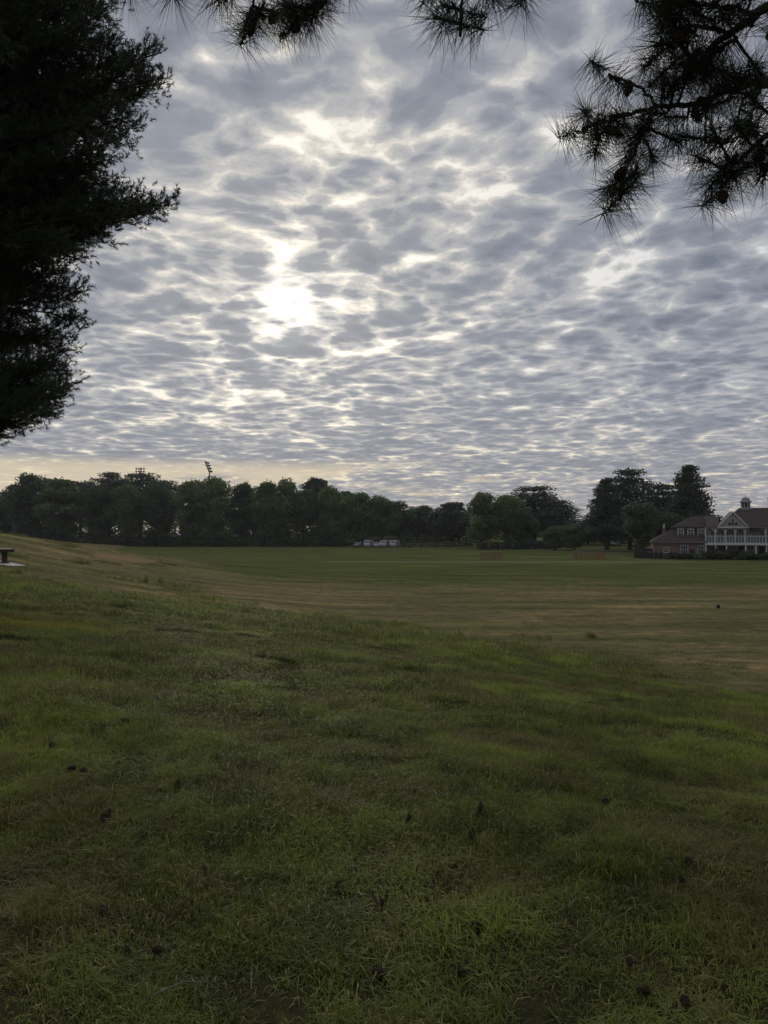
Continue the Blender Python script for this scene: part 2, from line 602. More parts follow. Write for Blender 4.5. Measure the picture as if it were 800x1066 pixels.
def ground_material():
    m, N, out = new_mat('ground')
    geo = N.n.new('ShaderNodeNewGeometry')
    pos = geo.outputs['Position']
    def attr(n):
        a = N.n.new('ShaderNodeAttribute')
        a.attribute_name = n
        return a.outputs['Fac']
    rough_, dry, bare, pitch = attr('rough'), attr('dry'), attr('bare'), attr('pitch')
    streak = N.vmath('MULTIPLY', pos, (0.35, 1.0, 1.0))
    n1 = N.noise(streak, 0.35, 5, 0.62)
    n2 = N.noise(pos, 1.6, 6, 0.65)
    n3 = N.noise(pos, 14.0, 5, 0.7)
    n4 = N.noise(pos, 0.06, 3, 0.5)
    n5 = N.noise(N.vmath('MULTIPLY', pos, (0.22, 1.0, 1.0)), 0.42, 8, 0.72)
    n6 = N.noise(N.vmath('MULTIPLY', pos, (0.16, 1.0, 1.0)), 0.22, 4, 0.6)
    # mown field: short green turf, straw where it is dry
    green = N.mix(N.mapr(n2, 0.3, 0.7), (0.068, 0.080, 0.028), (0.100, 0.112, 0.040))
    green = N.mix(N.mapr(n4, 0.35, 0.65), green, (0.080, 0.086, 0.032))
    straw = N.mix(N.mapr(n2, 0.3, 0.72), (0.120, 0.101, 0.051), (0.185, 0.152, 0.080))
    f = N.math('ADD', dry, N.math('MULTIPLY', N.math('SUBTRACT', n1, 0.5), 1.5))
    f = N.math('MULTIPLY_ADD', N.math('SUBTRACT', n2, 0.5), 0.7, f)
    field = N.mix(N.mapr(f, 0.30, 0.75), green, straw)
    field = N.mix(N.mapr(n5, 0.48, 0.66, 0.0, 0.85), field, N.mix(1.0, field, (1.85, 1.65, 1.45), 'MULTIPLY'))
    field = N.mix(N.mapr(n5, 0.50, 0.34, 0.0, 0.8), field, N.mix(1.0, field, (0.55, 0.62, 0.55), 'MULTIPLY'))
    field = N.mix(N.mapr(n6, 0.52, 0.66, 0.0, 0.5), field, green)
    field = N.mix(N.mapr(n3, 0.35, 0.7, 0.0, 0.45), field, N.mix(1.0, field, (0.5, 0.52, 0.5), 'MULTIPLY'))
    n7 = N.noise(N.vmath('MULTIPLY', pos, (0.6, 1.0, 1.0)), 2.4, 7, 0.75)
    field = N.mix(N.mapr(n7, 0.50, 0.36, 0.0, 0.75), field, N.mix(1.0, field, (0.52, 0.60, 0.50), 'MULTIPLY'))
    field = N.mix(N.mapr(n7, 0.54, 0.66, 0.0, 0.7), field, N.mix(1.0, field, (1.6, 1.5, 1.35), 'MULTIPLY'))
    field = N.mix(N.math('MULTIPLY', pitch, 0.6), field, (0.15, 0.15, 0.08))
    # bank: thatch and soil below the long grass
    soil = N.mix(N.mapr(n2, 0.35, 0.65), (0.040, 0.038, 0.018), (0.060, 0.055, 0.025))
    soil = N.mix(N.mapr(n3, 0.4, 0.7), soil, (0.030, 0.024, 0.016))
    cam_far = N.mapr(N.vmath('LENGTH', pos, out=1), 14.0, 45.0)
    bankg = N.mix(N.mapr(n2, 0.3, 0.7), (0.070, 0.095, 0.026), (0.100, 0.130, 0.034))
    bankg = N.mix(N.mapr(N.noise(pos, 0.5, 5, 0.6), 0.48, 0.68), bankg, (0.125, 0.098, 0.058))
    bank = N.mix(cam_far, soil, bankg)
    c = N.mix(rough_, field, bank)
    c = N.mix(N.mapr(N.math('ADD', bare, N.math('MULTIPLY', N.math('SUBTRACT', n2, 0.5), 0.8)), 0.4, 0.8), c, (0.22, 0.145, 0.085))
    hgt = N.math('ADD', N.math('MULTIPLY', n2, 0.6), N.math('MULTIPLY', n3, 0.5))
    b = principled(N, c, 1.0, 0.0, 0, bump(N, hgt, 0.9, 0.09))
    N.l.new(b.outputs[0], out.inputs[0])
    return m


def build_ground():
    def axis(lo, hi, n, a):
        t = np.linspace(math.asinh(lo / a), math.asinh(hi / a), n)
        return a * np.sinh(t)
    xs = axis(-1600, 1600, 460, 4.0)
    ys = axis(-300, 2600, 560, 5.0)
    X, Y = np.meshgrid(xs, ys)
    Z = height(X, Y)
    d = toe_dist(X, Y)
    V = np.stack([X, Y, Z], -1).reshape(-1, 3)
    ny, nx = X.shape
    i = np.arange(ny * nx).reshape(ny, nx)
    F = np.stack([i[:-1, :-1], i[:-1, 1:], i[1:, 1:], i[1:, :-1]], -1).reshape(-1, 4)
    me = np_mesh('ground', V, F)
    wob = 2.2 * vnoise(X / 6, Y / 6, 5) + 1.1 * vnoise(X / 1.7, Y / 1.7, 6)
    rough = sstep((d + wob + 3.5) / 9) * sstep((38.0 + 1.6 * wob - Y) / 12.0)
    # straw belt along the foot of the bank, fading into the green outfield
    along = np.hypot(X, Y)
    lim = 78 + 55 * sstep((-5 - X) / 30) + 2.0 * wob
    dry = sstep((lim - Y) / 34) * 0.95
    dry = np.maximum(dry, 0.8 * sstep((d - 1) / 6) * sstep((along - 28) / 10))
    dry = np.clip(dry - 0.10 * sstep((d - 6) / 10) - 0.55 * sstep((d - 18) / 10) * sstep((along - 60) / 30), 0, 1)
    bare = np.exp(-(((X + 21.5) / 3.2) ** 2 + ((Y - 64) / 9) ** 2)) * 0.9
    pit = sstep((28 - np.abs(X - 18)) / 4) * sstep((3.0 - np.abs(Y - 109)) / 1.0)
    pit = np.maximum(pit, 0.5 * sstep((60 - np.abs(X + 20)) / 8) * sstep((1.0 - np.abs(Y - 128 - 0.03 * X)) / 0.7))
    for n, arr in (('rough', rough), ('dry', dry), ('bare', bare), ('pitch', pit)):
        a = me.attributes.new(n, 'FLOAT', 'POINT')
        a.data.foreach_set('value', arr.astype(np.float32).ravel())
    o = link_mesh('ground', me, ground_material(), None, True)
    tag(o, kind='structure')
    # road behind the hedge
    mb = MB()
    ys_ = [238.0, 246.0]
    xs_ = np.linspace(-190, 30, 45)
    for a, b in zip(xs_[:-1], xs_[1:]):
        pts = [(a, ys_[0]), (b, ys_[0]), (b, ys_[1]), (a, ys_[1])]
        mb.add([(x, y, gz(x, y) + 0.03) for x, y in pts], [(0, 1, 2, 3)])
    r = mb.build('road', M['asphalt'])
    tag(r, kind='structure')


build_ground()


def build_haze():
    """thin morning air between here and the far trees"""
    m, N, out = new_mat('haze')
    v = N.n.new('ShaderNodeVolumePrincipled')
    v.inputs['Color'].default_value = (0.86, 0.90, 0.96, 1)
    v.inputs['Density'].default_value = 0.00013
    v.inputs['Anisotropy'].default_value = 0.2
    N.l.new(v.outputs[0], out.inputs['Volume'])
    o = MB().box(-1680, 1680, -330, 2680, -9, 60).build('haze', m)
    tag(o, 'thin morning haze over the field', None, None, 'stuff')


build_haze()


# ------------------------------------------------------------------ grass
def clump(name, n, R, lo, hi, w, lean, dead=0.1, mat=None):
    g = np.random.default_rng(abs(hash(name)) % 1000 if False else sum(map(ord, name)))
    r = R * np.sqrt(g.random(n))
    a = g.random(n) * 2 * np.pi
    bx, by = r * np.cos(a), r * np.sin(a)
    # several tufts inside the patch, so that it is not one even brush
    k = max(4, n // 26)
    tr, ta = R * np.sqrt(g.random(k)), g.random(k) * 2 * np.pi
    tx, ty = tr * np.cos(ta), tr * np.sin(ta)
    w_ = g.integers(0, k, n)
    tuft = g.random(n) < 0.7
    sp = R * 0.11
    bx = np.where(tuft, tx[w_] + g.normal(0, sp, n), bx)
    by = np.where(tuft, ty[w_] + g.normal(0, sp, n), by)
    th = g.uniform(0.55, 1.25, k)
    L = g.uniform(lo, hi, n) * np.where(tuft, th[w_], 0.8)
    out_a = np.where(tuft, np.arctan2(by - ty[w_], bx - tx[w_]) + g.normal(0, 0.8, n), g.random(n) * 2 * np.pi)
    ln = np.abs(g.normal(0.55, 0.40, n)) * lean
    ln = np.clip(ln, 0.02, 1.35)
    dx, dy = np.cos(out_a), np.sin(out_a)
    px, py = -dy, dx
    ww = w * g.uniform(0.6, 1.3, n)
    m1, m2 = L * 0.45, L * 0.8
    l1, l2, l3 = ln * 0.5, ln * 1.0, ln * 1.7
    def pt(s, l):
        return bx + dx * s * np.sin(l), by + dy * s * np.sin(l), s * np.cos(np.clip(l, 0, 1.5))
    x1, y1, z1 = pt(m1, l1)
    x2, y2, z2 = pt(m2, l2)
    x3, y3, z3 = pt(L, np.minimum(l3, 1.9))
    z0 = np.full(n, -0.02)
    V = np.stack([
        np.stack([bx - px * ww * .5, by - py * ww * .5, z0], -1), np.stack([bx + px * ww * .5, by + py * ww * .5, z0], -1),
        np.stack([x1 - px * ww * .5, y1 - py * ww * .5, z1], -1), np.stack([x1 + px * ww * .5, y1 + py * ww * .5, z1], -1),
        np.stack([x2 - px * ww * .35, y2 - py * ww * .35, z2], -1), np.stack([x2 + px * ww * .35, y2 + py * ww * .35, z2], -1),
        np.stack([x3, y3, np.maximum(z3, 0.003)], -1)], 1)
    i = (np.arange(n) * 7)[:, None]
    F = np.concatenate([i + np.array([[0, 1, 3]]), i + np.array([[0, 3, 2]]), i + np.array([[2, 3, 5]]), i + np.array([[2, 5, 4]]), i + np.array([[4, 5, 6]])], 0)
    t = g.random(n) * 0.86
    t = np.where(g.random(n) < dead, 0.95, t)
    me = np_mesh(name, V.reshape(-1, 3), F, np.repeat(t, 7))
    me.materials.append(mat or M['grass'])
    return bpy.data.objects.new(name, me)


def scatter(name, label, pts, nrm, scl, idx, clumps):
    """one stuff object: patches of grass laid over the ground"""
    c = bpy.data.collections.new(name + '_patches')
    for o in clumps:
        c.objects.link(o)
    n = len(pts)
    me = bpy.data.meshes.new(name)
    me.vertices.add(n)
    me.vertices.foreach_set('co', np.asarray(pts, np.float32).ravel())
    spin = rng.random(n) * 2 * np.pi
    rot = np.stack([np.arctan2(-nrm[:, 1], nrm[:, 2]) * -1 * -1, np.arctan2(nrm[:, 0], nrm[:, 2]), np.zeros(n)], -1)
    # tilt to the slope, after a random spin about the vertical
    e = np.zeros((n, 3), np.float32)
    for i in range(n):
        q = Vector((0, 0, 1)).rotation_difference(Vector(nrm[i])) @ Quaternion((0, 0, 1), spin[i])
        e[i] = q.to_euler()
    for nm, ty, arr, key in (('rot', 'FLOAT_VECTOR', e, 'vector'), ('scl', 'FLOAT_VECTOR', np.asarray(scl, np.float32), 'vector'), ('pick', 'INT', np.asarray(idx, np.int32), 'value')):
        a = me.attributes.new(nm, ty, 'POINT')
        a.data.foreach_set(key, arr.ravel())
    o = bpy.data.objects.new(name, me)
    col.objects.link(o)
    ng = bpy.data.node_groups.new(name, 'GeometryNodeTree')
    ng.interface.new_socket('Geometry', in_out='INPUT', socket_type='NodeSocketGeometry')
    ng.interface.new_socket('Geometry', in_out='OUTPUT', socket_type='NodeSocketGeometry')
    gi, go = ng.nodes.new('NodeGroupInput'), ng.nodes.new('NodeGroupOutput')
    iop = ng.nodes.new('GeometryNodeInstanceOnPoints')
    ci = ng.nodes.new('GeometryNodeCollectionInfo')
    ci.inputs['Collection'].default_value = c
    ci.inputs['Separate Children'].default_value = True
    ci.inputs['Reset Children'].default_value = True
    def na(nm, ty):
        q = ng.nodes.new('GeometryNodeInputNamedAttribute')
        q.data_type = ty
        q.inputs['Name'].default_value = nm
        return q.outputs['Attribute']
    ng.links.new(gi.outputs[0], iop.inputs['Points'])
    ng.links.new(ci.outputs[0], iop.inputs['Instance'])
    iop.inputs['Pick Instance'].default_value = True
    ng.links.new(na('pick', 'INT'), iop.inputs['Instance Index'])
    e2r = ng.nodes.new('FunctionNodeEulerToRotation')
    ng.links.new(na('rot', 'FLOAT_VECTOR'), e2r.inputs[0])
    ng.links.new(e2r.outputs[0], iop.inputs['Rotation'])
    ng.links.new(na('scl', 'FLOAT_VECTOR'), iop.inputs['Scale'])
    ng.links.new(iop.outputs[0], go.inputs[0])
    md = o.modifiers.new('scatter', 'NODES')
    md.node_group = ng
    tag(o, label, None, None, 'stuff')
    return o


def normals(x, y, e=0.3):
    zx = (height(x + e, y) - height(x - e, y)) / (2 * e)
    zy = (height(x, y + e) - height(x, y - e)) / (2 * e)
    n = np.stack([-zx, -zy, np.ones_like(zx)], -1)
    return n / np.linalg.norm(n, axis=1, keepdims=True)


def ring(n, r0, r1, half):
    r = np.sqrt(rng.uniform(r0 * r0, r1 * r1, n))
    a = rng.uniform(-half, half, n)
    return r * np.sin(a), r * np.cos(a)


def build_grass():
    # close to the camera: fine blades
    A = [clump('near_turf_%s' % c, 640, 0.27, 0.022, 0.068, 0.0028, 1.6, 0.14) for c in 'abcdef'] + \
        [clump('near_tuft_%s' % c, 420, 0.20, 0.05, 0.125, 0.0032, 1.4, 0.07) for c in 'abc']
    x, y = ring(3000, 0.9, 8.5, R(58))
    pat = vnoise(x / 0.9, y / 0.9, 21) * 0.6 + vnoise(x / 0.35, y / 0.35, 22) * 0.4
    keep = rng.random(len(x)) < np.clip(0.85 + 0.9 * pat, 0.45, 1)
    x, y, pat = x[keep], y[keep], pat[keep]
    n = len(x)
    tall = (pat > 0.22) & (rng.random(n) < 0.55)
    idx = np.where(tall, rng.integers(0, 3, n) + 6, rng.integers(0, 6, n))
    h = np.clip(0.85 + 0.7 * pat + rng.normal(0, 0.14, n), 0.35, 1.7)
    s = np.stack([rng.uniform(0.85, 1.2, n), rng.uniform(0.85, 1.2, n), h], -1)
    scatter('near_grass', 'short uneven grass with straw and tufts in the foreground', np.stack([x, y, height(x, y)], -1), normals(x, y), s, idx, A)
    # middle distance
    B = [clump('mid_turf_%s' % c, 520, 0.55, 0.03, 0.09, 0.0060, 1.6, 0.13) for c in 'abcde'] + \
        [clump('mid_tuft_%s' % c, 420, 0.40, 0.06, 0.17, 0.0060, 1.35, 0.06) for c in 'abc']
    x, y = ring(3400, 7.3, 21, R(50))
    pat = vnoise(x / 2.0, y / 2.0, 23) * 0.55 + vnoise(x / 0.7, y / 0.7, 24) * 0.45
    keep = rng.random(len(x)) < np.clip(0.7 + 0.9 * pat, 0.15, 1)
    x, y, pat = x[keep], y[keep], pat[keep]
    n = len(x)
    tall = (pat > 0.2) & (rng.random(n) < 0.5)
    idx = np.where(tall, rng.integers(0, 3, n) + 5, rng.integers(0, 5, n))
    h = np.clip(0.9 + 0.7 * pat + rng.normal(0, 0.15, n), 0.35, 1.8)
    s = np.stack([rng.uniform(0.85, 1.2, n), rng.uniform(0.85, 1.2, n), h], -1)
    scatter('rough_grass', 'rough olive grass over the bank in the middle distance', np.stack([x, y, height(x, y)], -1), normals(x, y), s, idx, B)
    # the rest of the bank, and short turf on the dry edge of the field
    C = [clump('far_turf_%s' % c, 520, 1.3, 0.05, 0.15, 0.015, 1.4, 0.12) for c in 'abcd'] + \
        [clump('far_tuft_%s' % c, 380, 0.9, 0.12, 0.30, 0.014, 1.1, 0.06) for c in 'ab']
    x, y = ring(7000, 19, 75, R(44))
    d = toe_dist(x, y)
    pat = vnoise(x / 4.5, y / 4.5, 25) * 0.5 + vnoise(x / 1.6, y / 1.6, 26) * 0.5
    edge = np.clip((d + 4.0 + 4.0 * vnoise(x / 5, y / 5, 27) + 2.5 * vnoise(x / 1.5, y / 1.5, 28)) / 9.0, 0, 1) ** 1.5
    keep = rng.random(len(x)) < np.clip(0.7 + 0.8 * pat, 0.15, 1) * edge
    keep &= rng.random(len(x)) < np.clip((39 + 5 * vnoise(x / 4, y / 4, 29) - y) / 12.0, 0.05 * (d > 6), 1)
    x, y, pat = x[keep], y[keep], pat[keep]
    n = len(x)
    tall = (pat > 0.25) & (rng.random(n) < 0.5)
    idx = np.where(tall, rng.integers(0, 2, n) + 4, rng.integers(0, 4, n))
    h = np.clip(0.9 + 0.7 * pat + rng.normal(0, 0.15, n), 0.35, 1.8) * (0.45 + 0.55 * edge[keep] ** 0.5)
    s = np.stack([rng.uniform(0.85, 1.2, n), rng.uniform(0.85, 1.2, n), h], -1)
    scatter('bank_grass', 'rough grass covering the far part of the bank', np.stack([x, y, height(x, y)], -1), normals(x, y), s, idx, C)
    # thin low turf on the mown field close to the bank
    D = [clump('field_turf_%s' % c, 360, 1.1, 0.012, 0.04, 0.012, 1.6, 0.45) for c in 'abc']
    x, y = ring(5000, 20, 70, R(44))
    d = toe_dist(x, y)
    pat = vnoise(x / 6.0, y / 2.5, 31) * 0.5 + vnoise(x / 2.0, y / 1.2, 32) * 0.5
    keep = ((d < 2.5) | (y > 33)) & (rng.random(len(x)) < np.clip(0.35 + 0.9 * pat, 0.02, 1))
    x, y = x[keep], y[keep]
    n = len(x)
    s = np.stack([rng.uniform(0.8, 1.3, n), rng.uniform(0.8, 1.3, n), rng.uniform(0.6, 1.3, n)], -1)
    scatter('field_grass', 'thin mown turf on the dry edge of the field', np.stack([x, y, height(x, y)], -1), normals(x, y), s, rng.integers(0, 3, n), D)


build_grass()


# ------------------------------------------------------------------ foliage builders
def cards(P, size, g, nrm=None, flat=0.0, aspect=0.6):
    """diamond-shaped leaves at points P, turned at random (flat > 0 keeps them closer to level)"""
    n = len(P)
    u = g.normal(size=(n, 3))
    if flat:
        u[:, 2] *= (1 - flat)
    u /= np.linalg.norm(u, axis=1, keepdims=True)
    w = g.normal(size=(n, 3))
    if flat:
        w[:, 2] *= (1 - flat)
    w -= (w * u).sum(1, keepdims=True) * u
    w /= np.linalg.norm(w, axis=1, keepdims=True) + 1e-9
    s = (size * g.uniform(0.6, 1.35, n))[:, None]
    V = np.stack([P - u * s * .5, P + w * s * aspect * .5, P + u * s * .5, P - w * s * aspect * .5], 1).reshape(-1, 3)
    F = np.arange(4 * n).reshape(n, 4)
    return V, F


def in_ball(n, g, shell=0.55):
    v = g.normal(size=(n, 3))
    v /= np.linalg.norm(v, axis=1, keepdims=True)
    r = (shell ** 3 + (1 - shell ** 3) * g.random(n)) ** (1 / 3)
    return v * r[:, None]


def foliage_mesh(name, lobes, per, size, seed, flat=0.0, tips=0.12):
    """lobes: (x, y, z, rx, ry, rz); leaves crowd towards each lobe's outside, some stray past it"""
    g = np.random.default_rng(seed)
    Ps, Ts = [], []
    vol = np.mean([(l[3] * l[4] * l[5]) ** (2 / 3) for l in lobes])
    for l in lobes:
        k = max(20, int(per * ((l[3] * l[4] * l[5]) ** (2 / 3)) / vol))
        q = in_ball(k, g, 0.45)
        q *= (1 + g.normal(0, tips, k))[:, None]
        # clumps inside the lobe with hollows between
        f = vnoise(q[:, 0] * 2.2 + seed, q[:, 1] * 2.2 + q[:, 2] * 1.7, seed) + 0.25
        q = q[f > -0.35]
        Ps.append(np.array(l[:3]) + q * np.array(l[3:]))
        Ts.append(np.clip(g.uniform(0, 0.6, len(q)) + g.uniform(0, 0.3), 0, 0.86))
    P, T = np.concatenate(Ps), np.concatenate(Ts)
    V, F = cards(P, size, g, None, flat)
    return np_mesh(name, V, F, np.repeat(T, 4))


def broad_tree(seed, H=17.0, W=11.0, base=0.15, top='round'):
    """meshes of a broad-leaved tree: trunk with limbs, crown"""
    r = random.Random(seed)
    lobes = []
    ch = H * (1 - base)
    cz = H * base + ch * 0.5
    for i in range(40):
        u = r.uniform(-0.92, 0.95)
        prof = math.sqrt(max(0.0, 1 - abs(u) ** 2.6))
        if top == 'tall':
            prof *= 1.0 - 0.28 * max(0, u)
        a = r.uniform(0, 2 * math.pi)
        rad = W * 0.5 * prof * r.uniform(0.25, 0.80) * (1.0 - 0.22 * max(0, -u))
        k = r.uniform(0.75, 1.25)
        lobes.append((rad * math.cos(a), rad * math.sin(a), cz + u * ch * 0.43, W * .19 * k, W * .19 * k, W * .155 * k))
    crown = foliage_mesh('crown', lobes, 330, 0.62, seed)
    mb = MB()
    mb.tube([(0, 0, -0.4), (0.05, 0, H * .12), (0.1, 0.05, H * .3), (0, 0.1, H * .75)], [H * .026, H * .021, H * .017, H * .006], 8)
    for i in range(7):
        a = i * 0.9 + r.random()
        z0 = H * r.uniform(.16, .34)
        rr = W * r.uniform(.22, .38)
        mb.tube([(0.05, 0, z0), (rr * .5 * math.cos(a), rr * .5 * math.sin(a), z0 + H * .13), (rr * math.cos(a), rr * math.sin(a), z0 + H * .32)],
                [H * .011, H * .008, H * .003], 5)
    return mb.mesh('trunk'), crown


def pad_tree(seed, H=19.0, W=13.0, base=0.25, levels=9, shape='cedar', size=0.55):
    """cedar or old pine: level plates of foliage on spreading limbs, with air between them"""
    r = random.Random(seed)
    lobes = []
    mb = MB()
    mb.tube([(0, 0, -0.4), (0.1, 0, H * .3), (0.25, 0.1, H * .65), (0.1, 0, H * .97)], [H * .028, H * .022, H * .014, H * .004], 8)
    for k in range(levels):
        t = k / (levels - 1)
        z = H * (base + (1 - base) * t * 0.97)
        if shape == 'cedar':                                # widest low, broad flat top
            rad = W * .5 * (1.0 - 0.62 * t ** 1.5)
        elif shape == 'spire':
            rad = W * .5 * (0.95 - 0.72 * t)
        else:                                               # umbrella crown of a pine
            rad = W * .5 * (0.45 + 0.75 * math.sin(math.pi * min(1, .15 + .8 * t)))
        nb = 6 if t < .8 else 5
        for i in range(nb):
            a = i * 2 * math.pi / nb + k * 1.1 + r.uniform(-.4, .4)
            rr = rad * r.uniform(.6, 1.05)
            zz = z + r.uniform(-.25, .25) + rr * 0.10
            mb.tube([(0.1, 0, z - rr * .12), (rr * .5 * math.cos(a), rr * .5 * math.sin(a), zz - .1), (rr * .95 * math.cos(a), rr * .95 * math.sin(a), zz)],
                    [H * .008, H * .006, H * .002], 5)
            for q in (0.45, 0.8, 1.0):
                s = rad * r.uniform(.30, .42) + 0.45
                aa = a + r.uniform(-.25, .25)
                lobes.append((rr * q * math.cos(aa), rr * q * math.sin(aa), zz + 0.15 - (1 - q) * rr * .05, s, s, 0.55 + s * .22))
    lobes.append((0.1, 0, H * .98, W * .06 + .3, W * .06 + .3, .6))
    crown = foliage_mesh('crown', lobes, 95, size, seed, 0.2, 0.16)
    return mb.mesh('trunk'), crown


def bush_mesh(seed, W, H, size=0.35, per=260, n=9):
    r = random.Random(seed)
    lobes = [(r.uniform(-.3, .3) * W, r.uniform(-.3, .3) * W, H * r.uniform(.25, .68), W * r.uniform(.2, .3), W * r.uniform(.2, .3), H * r.uniform(.22, .34)) for _ in range(n)]
    return foliage_mesh('foliage', lobes, per, size, seed)


def bush_stem(H):
    mb = MB()
    for i in range(4):
        a = i * 1.7
        mb.tube([(0.06 * math.cos(a), .06 * math.sin(a), -.2), (.2 * math.cos(a), .2 * math.sin(a), H * .3), (.4 * math.cos(a), .4 * math.sin(a), H * .6)], [.06, .045, .02], 5)
    return mb.mesh('stem')


TREES = {}


def variants():
    for i in range(5):
        TREES['broad%d' % i] = broad_tree(31 + i, 17, 11, 0.07) + (17.0, 11.0)
    for i in range(3):
        TREES['tall%d' % i] = broad_tree(51 + i, 19, 10, 0.06, 'tall') + (19.0, 10.0)
    TREES['cedar0'] = pad_tree(61, 19, 15, 0.22, 9, 'cedar') + (19.0, 15.0)
    TREES['cedar1'] = pad_tree(62, 20, 15, 0.2, 10, 'cedar') + (20.0, 15.0)
    TREES['spire0'] = pad_tree(63, 21, 12, 0.25, 11, 'spire') + (21.0, 12.0)
    TREES['pine0'] = pad_tree(64, 18, 11, 0.5, 6, 'pine') + (18.0, 11.0)
    TREES['pine1'] = pad_tree(65, 18, 11, 0.45, 6, 'pine') + (18.0, 11.0)
    TREES['spiky'] = pad_tree(66, 13, 7, 0.3, 7, 'pine', 0.8) + (13.0, 7.0)


def far_tree(kind, mat, px, top, wpx, Y, name, label, cat='tree', group='trees along the far side of the field'):
    tr, cr, H, W = TREES[kind]
    x = at(px, 554, Y).x
    z = gz(x, Y) - 0.05
    ztop = at(px, top, Y).z
    sz = (ztop - z) / (H * 1.0)
    sx = (wpx * Y / 800.0) / W * (1.06 if kind[:4] in ('broa', 'tall') else 1.25)
    e = empty(name, (x, Y, z), rng.uniform(0, 6.28))
    e.scale = (sx, sx, sz)
    tag(e, label, cat, group)
    for nm, me in (('trunk', tr), ('crown', cr)):
        o = bpy.data.objects.new(nm, me)
        if nm == 'trunk' and not me.materials:
            me.materials.append(M['bark'])
        if nm == 'crown':
            if not me.materials:
                me.materials.append(mat)
            o.material_slots[0].link = 'OBJECT'
            o.material_slots[0].material = mat
        o.parent = e
        col.objects.link(o)
    return e


